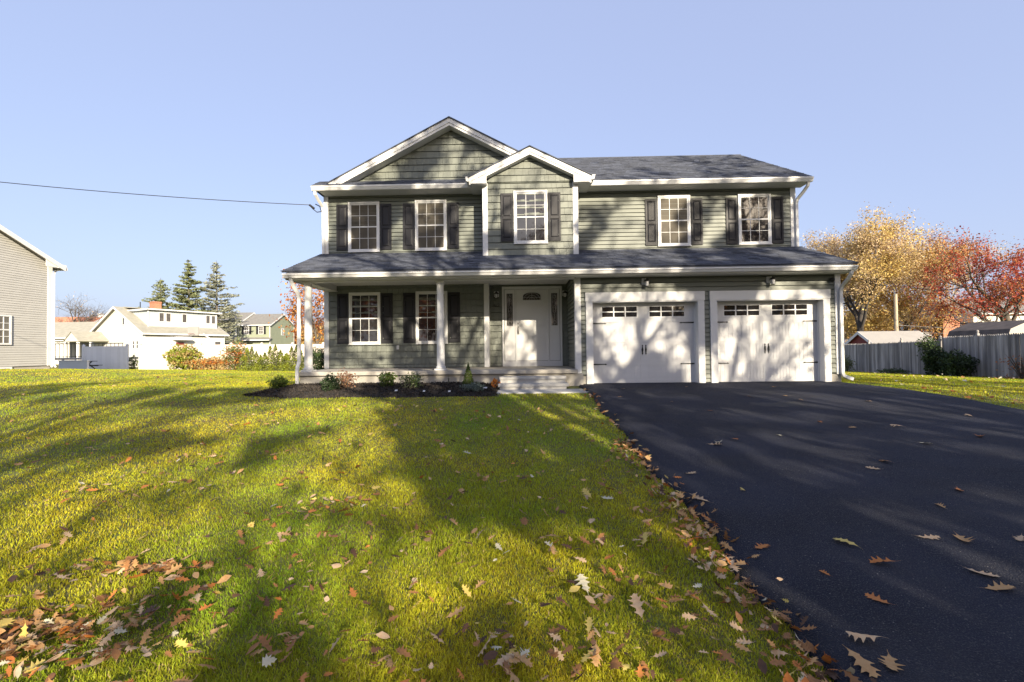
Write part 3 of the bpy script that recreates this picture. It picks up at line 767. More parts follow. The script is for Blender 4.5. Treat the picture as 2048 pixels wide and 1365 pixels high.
def tree(name, x, y, h, label, cat='tree', group=None, seed=1, leafs=8000, lsize=.12, lm=None, bark='bark', maxlev=4, nch=(5,4,3,3), spread=.75, up=.6,
         trunk=.28, r=.2, sig=.25, z=None, lm2=None, droop=0, ratio=.68, keep=None, rk=.56, lean=(0,0)):
    z = gz(x, y) if z is None else z
    rg = random.Random(seed); ng = np.random.default_rng(seed)
    root = empty(name, (x,y,z), label, cat, group)
    mb = MB(); tips = []
    grow(mb, tips, Vector((x,y,z-.2)), Vector((lean[0],lean[1],1)).normalized(), h*trunk, r, 0, maxlev, rg, nch, spread, up, droop, ratio=ratio, rk=rk)
    T = np.array(tips); top = T[:,2].max()
    s = (h)/(top-z); rg = random.Random(seed); mb = MB(); tips = []
    grow(mb, tips, Vector((x,y,z-.2)), Vector((lean[0],lean[1],1)).normalized(), h*trunk, r/s, 0, maxlev, rg, nch, spread, up, droop, ratio=ratio, rk=rk)
    T = np.array(tips); V = np.array(mb.v); o = np.array([x,y,z])
    V = (V-o)*np.array([s,s,s])+o; mb.v = [tuple(q) for q in V]; T = (T-o)*s+o
    mb.build('trunk', M[bark], root, smooth=True, recalc=False)
    if leafs:
        idx = ng.integers(0, len(T), leafs); C = T[idx]+ng.normal(size=(leafs,3))*sig
        if keep is not None: C = C[keep(C, ng)]
        half = [C] if lm2 is None else None
        if lm2 is None:
            V, F, t = cards(C, lsize, ng); np_mesh('crown', V, F, lm, root, t)
        else:
            # clumps of the second colour
            f = np.sin(C[:,0]*1.1+seed)+np.sin(C[:,1]*1.3)+np.sin(C[:,2]*1.5+seed*2)+ng.normal(size=len(C))*.6
            V, F, t = cards(C, lsize, ng); me = np_mesh('crown', V, F, [lm, lm2], root, t)
            me.data.polygons.foreach_set('material_index', np.repeat((f > .5).astype(np.int32), 2))
    return root

def shrub(name, x, y, z, w, h, label, lm, seed=1, leafs=900, lsize=.04, shape='round', cat='shrub', group=None, bark='bark_dark', lm2=None, dense=.6, stems=9):
    rg = random.Random(seed); ng = np.random.default_rng(seed)
    root = empty(name, (x,y,z), label, cat, group)
    mb = MB()
    for k in range(stems):
        a = rg.random()*6.28; q = .25+.6*rg.random()
        ex = w/2*q*math.cos(a); ey = w/2*q*math.sin(a); ez = h*(.55+.35*rg.random()) if shape != 'cone' else h*(1-q)*.9
        mb.tube([(x,y,z-.03),(x+ex*.4,y+ey*.4,z+ez*.5),(x+ex,y+ey,z+ez)], [.012*w+.004,.008*w+.003,.003], 5, cap=False)
    mb.build('stem', M[bark], root, recalc=False)
    u = ng.normal(size=(leafs,3)); u /= np.linalg.norm(u, axis=1)[:,None]
    rad = ng.random(leafs)**(1/ (3*dense+.5))
    if shape == 'cone':
        t = ng.random(leafs)**1.6; rr2 = (1-t)*w/2*(.55+.5*ng.random(leafs)); a = ng.random(leafs)*6.283
        C = np.stack([rr2*np.cos(a), rr2*np.sin(a), t*h], -1)
    elif shape == 'feather':   # plume-like young conifers: several cones
        k = ng.integers(0, 5, leafs); cx = (k/4-.5)*w*.7; hh = h*np.array([.7,.95,1,.8,.65])[k]
        t = ng.random(leafs)**1.4; rr2 = (1-t)**.8*w*.26*(.3+.8*ng.random(leafs)); a = ng.random(leafs)*6.283
        C = np.stack([cx+rr2*np.cos(a), rr2*np.sin(a), t*hh], -1)
    else:
        lump = 1+.16*np.sin(u[:,0]*5+seed)+.14*np.sin(u[:,1]*6+seed*3)+.12*np.sin(u[:,2]*7)
        C = u*rad[:,None]*lump[:,None]*np.array([w/2,w/2,h*.5]); C[:,2] += h*.5; C = C[C[:,2] > .01]
    C += np.array([x,y,z])
    V, F, t = cards(C, lsize, ng)
    if lm2 is None: np_mesh('foliage', V, F, lm, root, t)
    else:
        me = np_mesh('foliage', V, F, [lm, lm2], root, t)
        f = np.sin(C[:,0]*9+seed)+np.sin(C[:,2]*11)+ng.normal(size=len(C))*.8
        me.data.polygons.foreach_set('material_index', np.repeat((f > .4).astype(np.int32), 2))
    return root

LM = {
 'yellow': leafm('leaf_yellow', (.56,.40,.15), .4), 'gold': leafm('leaf_gold', (.50,.33,.12), .4), 'pale': leafm('leaf_pale_tan', (.53,.40,.25), .4),
 'red': leafm('leaf_red', (.38,.065,.04), .4), 'rust': leafm('leaf_rust', (.38,.145,.06), .4), 'orange': leafm('leaf_orange', (.45,.17,.04), .45),
 'brown': leafm('leaf_brown', (.17,.09,.045), .3), 'boxwood': leafm('leaf_boxwood', (.085,.12,.02), .3), 'dark': leafm('leaf_dark_green', (.030,.050,.020), .2),
 'green': leafm('leaf_green', (.055,.085,.022), .3), 'lime': leafm('leaf_lime', (.25,.28,.035), .4), 'olive': leafm('leaf_olive', (.13,.15,.05), .3),
 'spruce': leafm('needle_spruce', (.19,.21,.10), .3), 'spruce_grey': leafm('needle_grey', (.26,.27,.20), .3), 'straw': leafm('leaf_straw', (.42,.30,.12), .4),
 'silver': leafm('leaf_silver', (.12,.15,.13), .2), 'variegated': leafm('leaf_variegated', (.26,.27,.14), .3), 'pinkred': leafm('leaf_pinkish', (.22,.12,.07), .3)}
#PART2
V, F, t = cards(MULCH, .035, np.random.default_rng(13), aspect=1.9, flat=0, cup=.1)
M['chip'] = mat('bark_chip', (.028,.022,.018), .95, tint=.7)
tag(np_mesh('mulch_chips', V, F, M['chip'], None, t), 'shredded black bark chips covering the bed below the porch', 'mulch', kind='stuff')
# ------------------------------------------------------------------ planting bed
shrub('boxwood', -5.98, -.72, gz(-5.98,-.72)+.03, .46, .34, 'low rounded yellow-green boxwood at the left tip of the mulch bed', LM['boxwood'], 1, 2600, .022, dense=1.2)
shrub('azalea', -4.46, -1.30, bedz(0,-1.3)-.02, .46, .40, 'dark green broadleaf shrub in the bed right of the porch downspout', LM['dark'], 2, 1100, .035, dense=1)
shrub('barberry', -4.22, -1.0, bedz(0,-1), .50, .46, 'reddish brown twiggy shrub just behind the dark green one', LM['pinkred'], 3, 520, .035, dense=.7)
shrub('holly', -3.30, -.75, bedz(0,-.75), .40, .40, 'bright green upright shrub below the left porch window gap', LM['green'], 4, 520, .042, dense=.8, lm2=LM['boxwood'])
shrub('euonymus', -2.60, -1.1, bedz(0,-1.1)-.02, .54, .44, 'loose variegated shrub with pale edged leaves in front of the second column', LM['variegated'], 5, 480, .038, dense=.6, lm2=LM['green'])
shrub('dwarf_spruce', -1.32, -.62, bedz(0,-.6), .34, .58, 'small cone-shaped dwarf spruce at the right end of the bed', LM['green'], 6, 3000, .018, 'cone', lm2=LM['boxwood'])
shrub('juniper', -1.08, -1.45, bedz(0,-1.5)-.02, .52, .20, 'low spreading silvery juniper in front of the small conical spruce', LM['silver'], 7, 1100, .03, dense=1)
shrub('rose_stub', -.66, -.62, bedz(0,-.6)-.05, .24, .22, 'orange-brown withered plant beside the left side of the entry steps', LM['orange'], 8, 120, .05, dense=.8)
shrub('seedling', -1.83, -.45, bedz(0,-.45), .05, .24, 'thin bare stem standing against the pale porch foundation', LM['olive'], 9, 12, .03)
for i, (x, y, w, l) in enumerate(((-2.86,-1.50,.06,'white plant tag at the foot of the variegated shrub'), (-2.20,-1.62,.05,'white plant tag on open mulch right of the variegated shrub'),
                     (-1.62,-1.68,.05,'white plant tag near the grass edge left of the juniper'), (-1.36,-1.1,.045,'white plant tag in the mulch in front of the conical spruce'),
                     (-.86,-1.20,.09,'white plant tag propped up behind the silvery juniper'), (-4.03,-.42,.04,'cream scrap lying on the mulch by the porch foundation'))):
    b = MB(); z = bedz(x, y)+.012
    b.add([(x-w/2,y-.02,z),(x+w/2,y-.015,z+.004),(x+w/2,y+.015,z+.03),(x-w/2,y+.01,z+.028)], [(0,1,2,3)])
    b.add([(x-w/2,y-.018,z-.004),(x+w/2,y-.013,z),(x+w/2,y+.017,z+.026),(x-w/2,y+.012,z+.024)], [(3,2,1,0)])
    tag(b.build('plant_tag', M['white']), l, 'plant tag', 'scraps lying in the mulch bed')

# ------------------------------------------------------------------ background buildings
M['beige'] = mat('beige_siding', (.38,.375,.36), .6, var=.05, vscale=2, tint=.12)
M['cream'] = mat('cream_wall', (.52,.515,.48), .7, var=.04, vscale=.7)
M['paleblue'] = mat('pale_blue_siding', (.38,.42,.42), .7, var=.04, vscale=1)
M['farshingle'] = mat('grey_shingle', (.17,.165,.155), .9, var=.15, vscale=2.5, bump=.3, bscale=8)
M['tanshingle'] = mat('tan_shingle', (.27,.26,.22), .9, var=.15, vscale=2.5, bump=.3, bscale=8)
M['orangeroof'] = mat('orange_roof', (.50,.20,.12), .9, var=.2, vscale=1.5)
M['fargreen'] = mat('green_siding_far', (.21,.235,.17), .7, var=.05, vscale=1)
M['brick'] = mat('brick_red', (.34,.15,.09), .9, var=.25, vscale=9, bump=.4, bscale=20)
M['redwall'] = mat('barn_red', (.15,.028,.024), .7, var=.2, vscale=3)
M['metalroof'] = mat('pale_metal_roof', (.27,.26,.25), .6, var=.06, vscale=1.5)
M['darkroof'] = mat('dark_worn_roof', (.085,.070,.065), .9, var=.35, vscale=2.5)
M['vinyl'] = mat('vinyl_fence', (.62,.55,.48), .6, var=.05, vscale=1, tint=.06)
M['vinyl_lifted'] = mat('vinyl_shade_lifted', (.80,.80,.80), .6, var=.04, vscale=1, tint=.05)  # base whitened to brighten the shaded fence section; also on the low wall
M['oldwood'] = mat('weathered_wood', (.27,.255,.25), .9, var=.45, vscale=5, tint=.45, bump=.6, bscale=25, stretch=(1,1,.12))
M['plywood'] = mat('grey_painted_board', (.36,.33,.29), .8, var=.1, vscale=2)
M['dimglass'] = glass('far_window_glass', (.07,.065,.06), .4, .08)

def L(mb, name, m, root, **k):
    o = mb.build(name, m, None, **k); o.parent = root; return o
def building(root, W, D, z0, ze, axis, sl, wm, rm, over=.35, x0=0, y0=0, gut=True, name='wall'):
    """box with a gable roof in root's local axes (z absolute minus root z)"""
    rz = root.location.z; z0 -= rz; ze -= rz
    b = MB(); b.box(x0, x0+W, y0, y0+D, z0, ze)
    if axis == 'x':
        h = sl*D/2; b.prism([(y0,ze),(y0+D,ze),(y0+D/2,ze+h)], x0, x0+W, 'x')
    else:
        h = sl*W/2; b.prism([(x0,ze),(x0+W,ze),(x0+W/2,ze+h)], y0, y0+D, 'y')
    L(b, name, M[wm], root)
    b = MB(); o = over
    if axis == 'x':
        cy = y0+D/2; e = (cy-y0+o)
        for s in (-1, 1):
            q = [(x0-o,cy,ze+h+.08),(x0+W+o,cy,ze+h+.08),(x0+W+o,cy+s*e,ze+h+.08-sl*e),(x0-o,cy+s*e,ze+h+.08-sl*e)]
            b.slab(q, .12)
    else:
        cx = x0+W/2; e = (cx-x0+o)
        for s in (-1, 1):
            q = [(cx,y0-o,ze+h+.08),(cx,y0+D+o,ze+h+.08),(cx+s*e,y0+D+o,ze+h+.08-sl*e),(cx+s*e,y0-o,ze+h+.08-sl*e)]
            b.slab(q, .12)
    L(b, 'roof', M[rm], root)
    b = MB()
    if axis == 'x':
        for xx in (x0-o-.03, x0+W+o-.01):
            for s in (-1, 1):
                b.prism([(cy,ze+h+.08),(cy+s*e,ze+h+.08-sl*e),(cy+s*e,ze+h-.16-sl*e),(cy,ze+h-.16)], xx, xx+.04, 'x')
            L(b, 'rake_board', M['white'], root); b = MB()
        if gut:
            for s in (-1, 1): yy = cy+s*e; b = MB(); b.box(x0-o, x0+W+o, yy-.06+s*.06, yy+.06+s*.06, ze+h-.10-sl*e, ze+h+.05-sl*e); L(b, 'gutter', M['white'], root)
    else:
        for yy in (y0-o-.03, y0+D+o-.01):
            for s in (-1, 1):
                b.prism([(cx,ze+h+.08),(cx+s*e,ze+h+.08-sl*e),(cx+s*e,ze+h-.16-sl*e),(cx,ze+h-.16)], yy, yy+.04, 'y')
            L(b, 'rake_board', M['white'], root); b = MB()
        if gut:
            for s in (-1, 1): xx = cx+s*e; b = MB(); b.box(xx-.06+s*.06, xx+.06+s*.06, y0-o, y0+D+o, ze+h-.10-sl*e, ze+h+.05-sl*e); L(b, 'gutter', M['white'], root)
    for xx in (x0-.02, x0+W-.10):
        for yy in (y0-.02, y0+D-.10): b = MB(); b.box(xx, xx+.12, yy, yy+.12, z0, ze-.02); L(b, 'corner_board', M['white'], root)
def bwin(root, face, pos, a, z, w, h, cols=2, rows=2, shut=False, name='window', gm='dimglass'):
    """face: 'f' (toward -y at y=pos), 'r' (+x at x=pos), 'l' (-x)"""
    z -= root.location.z
    def bx(b, a0, a1, d0, d1, z0, z1):
        if face == 'f': b.box(a0, a1, pos-d1, pos-d0, z0, z1)
        elif face == 'r': b.box(pos+d0, pos+d1, a0, a1, z0, z1)
        else: b.box(pos-d1, pos-d0, a0, a1, z0, z1)
    b = MB(); c = .08
    bx(b, a, a+c, .002, .06, z, z+h); bx(b, a+w-c, a+w, .002, .06, z, z+h); bx(b, a+c, a+w-c, .002, .059, z, z+c); bx(b, a+c, a+w-c, .002, .059, z+h-c, z+h)
    for k in range(1, cols): q = a+c+(w-2*c)*k/cols; bx(b, q-.015, q+.015, .02, .045, z+c, z+h-c)
    for k in range(1, rows): q = z+c+(h-2*c)*k/rows; bx(b, a+c, a+w-c, .021, .046, q-(.03 if k*2 == rows else .012), q+(.03 if k*2 == rows else .012))
    o = L(b, name, M['white'], root)
    b = MB(); bx(b, a+c, a+w-c, .004, .018, z+c, z+h-c); p = b.build('pane', M[gm]); p.parent = o
    if shut:
        for q in (a-.42, a+w+.04):
            b = MB(); bx(b, q, q+.38, .002, .05, z, z+h); bx(b, q+.05, q+.33, .05, .07, z+.08, z+h/2-.04); bx(b, q+.05, q+.33, .05, .07, z+h/2+.04, z+h-.08); L(b, 'shutter', M['shutter'], root)
    return o

# beige neighbour on the left
n1 = empty('house', (-35, 2.85, 0), 'beige clapboard house cut off by the left edge of the photo', 'house')
building(n1, 10, 9.0, .22, 5.62, 'x', .47, 'beige', 'farshingle', .38)
b = MB(); b.box(.03, 9.97, .03, 8.97, -.8, .22); L(b, 'foundation', M['concrete'], n1)
b = MB(); fr_ = Frame((10,0,0), (0,1,0), (1,0,0))
siding(b, fr_, lambda z: (.0+max(0,(z-5.62)/.47), 8.9-max(0,(z-5.62)/.47)), .22, 7.6, .115, 'lap', rr)
L(b, 'lap_siding', M['beige'], n1, recalc=False)
b = MB(); b.box(10.0, 10.035, 8.80, 9.02, .22, 5.6); b.box(9.9, 10.034, 8.99, 9.035, .22, 5.6); L(b, 'corner_board', M['white'], n1)
b = MB(); b.box(10.10, 10.4, 9.0, 9.42, 5.42, 5.62); b.prism([(8.4,5.95),(9.4,5.47),(9.4,5.42),(8.4,5.42)], 10.34, 10.37, 'x'); L(b, 'eave_return', M['white'], n1)
b = MB(); b.tube([(10.02,9.38,5.4),(10.05,9.15,5.25),(10.06,9.09,5.1),(10.06,9.09,.3),(10.12,9.15,.12)], .045, 6); L(b, 'downspout', M['white'], n1)
bwin(n1, 'r', 10.015, 6.15, 1.30, .93, 1.45, 3, 4); bwin(n1, 'r', 10.015, 2.2, 1.30, .93, 1.45, 3, 4); bwin(n1, 'r', 10.015, 2.2, 3.9, .93, 1.45, 3, 4)
bwin(n1, 'r', 9.97, 6.4, -.06, .75, .28, 1, 1, name='basement_window')

# cream cape house with pale blue dormer
n2 = empty('house', (-50.5, 40.6, 0), 'cream cape house with pale blue upper dormer behind the vinyl fence', 'house', rz=R(-23.8))
W2 = 11
building(n2, W2, 8.6, -1, 3.10, 'y', .53, 'cream', 'tanshingle', .35)
b = MB(); b.box(W2/2+.2, W2-1.15, .9, 8.3, 3.3, 5.62); L(b, 'dormer_wall', M['paleblue'], n2)
b = MB(); b.slab([(W2/2-.1,.6,6.14),(W2-.85,.6,5.74),(W2-.85,8.8,5.74),(W2/2-.1,8.8,6.14)], .10); L(b, 'dormer_roof', M['tanshingle'], n2)
b = MB(); b.box(W2-.86, W2-.72, .6, 8.8, 5.60, 5.74); b.box(W2/2+.2, W2-.9, .58, .62, 5.55, 5.72); b.box(W2-1.2, W2-1.08, .85, .97, 3.6, 5.6); b.box(W2-1.2, W2-1.08, 8.25, 8.36, 3.6, 5.6); L(b, 'dormer_trim', M['white'], n2)
for a, w in ((1.9,.62),(2.6,.62),(4.3,.62),(7.0,.6),(7.65,.6)): bwin(n2, 'r', W2-1.15, a, 4.3, w, 1.1, 1, 1)
bwin(n2, 'f', 0, 6.6, 3.95, .62, 1.25, 1, 1); bwin(n2, 'f', 0, 8.7, 1.3, .55, .9, 1, 2); bwin(n2, 'f', 0, 9.4, 1.3, .55, .9, 1, 2)
bwin(n2, 'r', W2, 7.3, .9, .9, 1.3, 1, 2)
b = MB(); b.box(W2, W2+.06, 3.0, 3.95, -.5, 2.0); b.box(W2, W2+.9, 2.7, 4.3, 2.25, 2.4); b.prism([(2.6,2.4),(4.4,2.4),(4.2,2.62),(2.8,2.62)], W2, W2+.95, 'x'); d2 = L(b, 'entry_canopy', M['white'], n2)
b = MB(); b.box(W2+.06, W2+.09, 3.05, 3.9, -.5, 2.0); L(b, 'back_door', M['redwall'], n2)
b = MB(); b.box(W2/2-.2, W2/2+.7, 3.3, 4.1, 5.6, 6.95); b.box(W2/2-.25, W2/2+.75, 3.25, 4.15, 6.8, 6.88); L(b, 'chimney', M['brick'], n2)
b = MB(); b.tube([(W2/2+.1,2.2,5.9),(W2/2+.1,2.2,6.8)], .05, 6); L(b, 'vent_pipe', M['black'], n2)
b = MB(); b.prism([(.6,2.35),(3.6,2.35),(2.1,3.25)], -2.6, -2.5, 'y')
b.box(.9, 1.02, -2.5, -2.38, -.5, 2.35); b.box(3.2, 3.32, -2.5, -2.38, -.5, 2.35); b.box(.6, 3.6, -2.6, 0, 2.2, 2.34); L(b, 'entry_gable', M['cream'], n2)
b = MB()
for s in (-1, 1): b.slab([(2.1,-2.7,3.33),(2.1,.0,3.33),(2.1+s*1.75,0,2.28),(2.1+s*1.75,-2.7,2.28)], .08)
L(b, 'entry_roof', M['tanshingle'], n2)
n2b = empty('carport', (-61, 42.5, 0), 'low wing with grey-tan roof and white columns left of the cream cape house', 'carport')
building(n2b, 13.0, 7.5, 2.4, 2.95, 'x', .52, 'cream', 'tanshingle', .3)
for k in range(8):
    b = MB(); b.lathe((.4+k*1.6, .15, -1), [(.16,0),(.16,.1),(.13,.15),(.12,3.2),(.16,3.3),(.16,3.4)], 10); L(b, 'column', M['white'], n2b)
b = MB(); b.box(0, 13, 5.5, 7.4, -1, 2.4); L(b, 'back_wall', M['beige'], n2b)
n3 = empty('house', (-86, 63, 0), 'house with bright orange-red roof just right of the beige wall', 'house')
building(n3, 12.2, 8, -1, 5.3, 'x', .5, 'cream', 'orangeroof', .3)
bwin(n3, 'f', 0, 8, 3, 1, 1.4); bwin(n3, 'r', 12.2, 3, 3, 1, 1.4)
b = MB(); b.box(11.4, 12.0, 3.6, 4.3, 6, 7.9); L(b, 'chimney', M['white'], n3)

# far green house
n4 = empty('house', (-62, 67.7, 0), 'distant green gabled house with two white garage doors beyond the fence', 'house')
building(n4, 11.5, 9.6, -1, 5.75, 'x', .50, 'fargreen', 'farshingle', .35)
building(n4, 5.7, 8.6, -1, 5.72, 'x', .49, 'fargreen', 'farshingle', .3, x0=11.5, y0=.6, name='side_wall')
for a in (3.6, 6.9, 9.6): bwin(n4, 'f', 0, a, 3.9, .95, 1.45, 2, 4, True)
for a in (12.55, 15.15): bwin(n4, 'f', .6, a, 3.95, .9, 1.4, 2, 4, True)
bwin(n4, 'r', 17.2, 4.4, 3.85, .9, 1.35, 2, 4)
for a in (4.2, 6.0, 8.0): bwin(n4, 'f', 0, a, .9, 1.0, 1.5, 2, 2)
b = MB(); b.slab([(-.2,-2.0,2.75),(11.7,-2.0,2.75),(11.7,0,3.7),(-.2,0,3.7)], .12); b.slab([(11.8,-.3,2.95),(17.6,-.3,2.95),(17.6,.6,3.4),(11.8,.6,3.4)], .12); L(b, 'porch_roof', M['farshingle'], n4)
b = MB(); b.box(-.2, 11.7, -2.08, -2.0, 2.55, 2.78); b.box(11.8, 17.6, -.38, -.3, 2.8, 2.98)
for k in range(5): b.box(.1+k*2.8, .3+k*2.8, -1.9, -1.7, -1, 2.6)
L(b, 'porch_trim', M['white'], n4)
for a in (12.2, 14.8):
    b = MB(); b.box(a, a+2.4, .52, .58, -1, 1.9)
    for k in range(4): b.box(a+.2+k*.5, a+.6+k*.5, .50, .52, 1.1, 1.4, m=1)
    L(b, 'garage_door', [M['white'], M['dimglass']], n4)

# white house behind the porch corner
n5 = empty('house', (-15.4, 24.5, 0), 'white house mostly hidden behind the porch corner', 'house')
building(n5, 8, 8, -1, 4.75, 'x', .45, 'cream', 'farshingle', .35)
bwin(n5, 'f', 0, 1.2, 2.9, .9, 1.4, 2, 2, True); bwin(n5, 'f', 0, 4.6, 2.9, .9, 1.4, 2, 2)

# right: sheds, ranch house
n6 = empty('shed', (28.2, 25.3, 0), 'small red shed with pale metal roof behind the wooden fence', 'shed')
building(n6, 4.6, 2.8, -1.2, 1.0, 'x', .62, 'redwall', 'metalroof', .18, gut=False)
b = MB(); b.box(1.8, 2.8, -.04, -.002, -1.2, .8); b.box(2.28,2.32,-.06,-.04,-1.2,.8); L(b, 'door', M['plywood'], n6)
n7 = empty('shed', (28.8, 15.9, 0), 'gambrel-roofed shed with dark worn roof behind the right end of the fence', 'shed')
prof = [(0,1.0),(.25,1.62),(1.45,2.12),(2.65,1.62),(2.9,1.0)]
b = MB(); b.prism([(0,-1.2)]+prof+[(2.9,-1.2)], .02, 3.6, 'y'); L(b, 'wall', M['plywood'], n7)
b = MB()
for k in range(1, 5): b.box(k*.58-.02, k*.58+.02, -.004, .021, -1.2, 1.4)
L(b, 'batten', M['bark_dark'], n7)
b = MB()
po = [(-.10,.92),(.18,1.68),(1.45,2.22),(2.72,1.68),(3.0,.92)]
for a, c in zip(po, po[1:]): b.prism([a, c, (c[0],c[1]-.06), (a[0],a[1]-.06)], -.12, 3.75, 'y')
L(b, 'roof', M['darkroof'], n7)
b = MB()
for a, c in zip(po, po[1:]): b.prism([a, c, (c[0],c[1]-.13), (a[0],a[1]-.13)], -.15, -.121, 'y')
L(b, 'roof_trim', M['plywood'], n7)
n8 = empty('house', (49, 38.5, 0), 'white house with grey roof and brick base seen through the red oak', 'house')
building(n8, 16, 10, -1.4, 4.2, 'x', .38, 'cream', 'farshingle', .4)
b = MB(); b.box(-.04, 16, -.06, -.002, -1.4, 3.0); L(b, 'brick_veneer', M['brick'], n8)
for a in (3.5, 8): bwin(n8, 'f', -.07, a, 1.0, 1.4, 1.2)
b = MB(); b.box(-6, 0, 1, 6, -1.4, 1.7); b.prism([(1,1.7),(6,1.7),(3.5,2.3)], -6, 0, 'x'); L(b, 'side_wing', M['cream'], n8)
b = MB(); b.box(-4.7, -3.0, -1.6, -.3, -1.4, 3.3); b.box(-4.3, -3.4, -1.4, -.5, 3.3, 3.75); b.box(-4.76, -2.94, -1.66, -.24, 3.12, 3.26); L(b, 'chimney', M['brick'], n8)

# ------------------------------------------------------------------ fences
def vinyl_fence(xa, xb, y, label, step=2.42, vm='vinyl'):
    root = empty('fence', (xa, y, gz(xa,y)), label, 'fence')
    n = max(1, round((xb-xa)/step)); st = (xb-xa)/n
    for k in range(n+1):
        x = xa+k*st; g = gz(x,y); b = MB(); b.box(x-.065, x+.065, y-.065, y+.065, g-.2, g+1.96); b.box(x-.085, x+.085, y-.085, y+.085, g+1.96, g+2.0); b.prism([(x-.07,g+2.0),(x+.07,g+2.0),(x,g+2.06)], y-.05, y+.05)
        P(b, 'post', M[vm], root)
        if k < n:
            b = MB(); g = gz(x+st/2, y); n_ = 14; w = (st-.13)/n_
            b.box(x+.065, x+st-.065, y-.03, y+.03, g+1.78, g+1.90); b.box(x+.065, x+st-.065, y-.03, y+.03, g+.02, g+.14)
            for i in range(n_): b.box(x+.065+i*w+.004, x+.065+(i+1)*w-.004, y-.018, y+.018, g+.14, g+1.78, rr.random())
            P(b, 'panel', M[vm], root, recalc=False)
    return root
vinyl_fence(-33.4, -30.0, 22.2, 'short pale vinyl fence section left of the gap, half in shade', vm='vinyl_lifted')
vinyl_fence(-29.0, -12.6, 22.2, 'long tan vinyl privacy fence along the back of the lawn')
def old_fence(y0, y1, x, dz, label):
    root = empty('fence', (x, y0, gz(x,y0)), label, 'fence')
    b = MB(); y = y0; r_ = random.Random(int(y0*10))
    while y < y1:
        w = .085+.01*r_.random(); g = gz(x, y); h = 1.78+dz+.025*r_.random(); d = r_.random()*.012
        yy = y+w
        b.prism([(y+.003,g-.02),(yy-.003,g-.02),(yy-.003,g+h-.07),((y+yy)/2+.012,g+h),((y+yy)/2-.012,g+h),(y+.003,g+h-.07)], x-.02-d, x-.002-d, 'x', r_.random())
        y += w+.004
    P(b, 'pickets', M['oldwood'], root, recalc=False)
    for hz in (.35, 1.1, 1.62+dz):
        b = MB(); ya = y0
        while ya < y1: yb = min(y1, ya+2.4); b.add([(x,ya,gz(x,ya)+hz),(x+.04,ya,gz(x,ya)+hz),(x+.04,ya,gz(x,ya)+hz+.09),(x,ya,gz(x,ya)+hz+.09),(x,yb,gz(x,yb)+hz),(x+.04,yb,gz(x,yb)+hz),(x+.04,yb,gz(x,yb)+hz+.09),(x,yb,gz(x,yb)+hz+.09)],[(3,2,1,0),(4,5,6,7),(0,1,5,4),(1,2,6,5),(2,3,7,6),(3,0,4,7)]); ya += 2.4
        P(b, 'rail', M['oldwood'], root)
    ya = y0
    while ya <= y1+.1:
        g = gz(x, ya); b = MB(); b.box(x-.055, x+.055, ya-.05, ya+.05, g-.2, g+1.86+dz, .45)
        b.lathe((x,ya,g+1.86+dz), [(.05,0),(.05,.02),(.03,.04),(.055,.09),(.045,.13),(.01,.17)], 8, .45)
        P(b, 'post', M['oldwood'], root); ya += 2.4
    return root
old_fence(11.9, 30.0, 21.4, .0, 'farther run of grey weathered picket fence with finial posts')
old_fence(-2.0, 11.8, 21.4, .17, 'nearer taller run of grey weathered wooden fence at the right edge')

# small yard things on the left
root = empty('deck', (-35.5, 23.6, -.5), 'raised deck with thin dark railing beside the short fence section', 'deck')
b = MB(); b.box(-39, -31.6, 23.6, 26.5, .35, .5); P(b, 'platform', M['plywood'], root)
b = MB()
for k in range(24): x = -39+k*.32; b.box(x-.012, x+.012, 23.62, 23.645, .5, 1.6)
b.box(-39, -31.6, 23.6, 23.66, 1.6, 1.66); b.box(-39, -31.6, 23.61, 23.65, .58, .62); P(b, 'railing', M['black'], root)
for x in (-39, -36.5, -34, -31.7): b = MB(); b.box(x-.06, x+.06, 23.62, 23.74, -1, .35); P(b, 'post', M['plywood'], root)
root = empty('picnic_table', (-32.0, 20.6, gz(-32,20.6)), 'dark weathered picnic table between the beige house and the vinyl fence', 'table')
g = gz(-32, 20.6); b = MB()
for k in range(4): b.box(-33.0, -31.2, 20.3+k*.19, 20.47+k*.19, g+.72, g+.76)
P(b, 'tabletop', M['bark_dark'], root)
for yy in (19.95, 21.2): b = MB(); b.box(-33.0, -31.2, yy, yy+.25, g+.42, g+.46); P(b, 'bench', M['bark_dark'], root)
for xx in (-32.7, -31.5):
    b = MB(); b.tube([(xx,19.95,g),(xx,20.9,g+.72)], .045, 4); b.tube([(xx,21.4,g),(xx,20.4,g+.72)], .045, 4); b.box(xx-.03, xx+.03, 19.95, 21.4, g+.37, g+.42); P(b, 'leg', M['bark_dark'], root)
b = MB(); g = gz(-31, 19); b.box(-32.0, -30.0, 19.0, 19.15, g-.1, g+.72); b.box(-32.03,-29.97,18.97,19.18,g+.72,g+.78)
tag(b.build('garden_wall', M['vinyl_lifted']), 'low pale wall standing against the corner of the beige house', 'wall')
root = empty('basketball_hoop', (-28.2, 29.0, -.7), 'grey basketball backboard on a pole above the vinyl fence', 'basketball hoop')
b = MB(); b.tube([(-28.2,29.4,-.8),(-28.2,29.4,1.8),(-28.9,28.9,2.5)], .06, 8); P(b, 'pole', M['white'], root)
b = MB(); b.box(-30.1, -29.1, 28.6, 28.66, 2.35, 3.15); P(b, 'backboard', M['metalroof'], root)
b = MB(); b.tube([(-29.6+.22*math.cos(a), 28.35+.22*math.sin(a), 2.5) for a in [k*math.pi/6 for k in range(13)]], .015, 5); P(b, 'rim', M['redwall'], root)
root = empty('utility_pole', (32.4, 28.2, -1.2), 'sunlit wooden utility pole standing in the yellow foliage', 'utility pole')
b = MB(); b.tube([(32.4,28.2,-1.5),(32.4,28.2,5.2)], [.17,.13], 10); P(b, 'pole', M['bark_pale'], root)
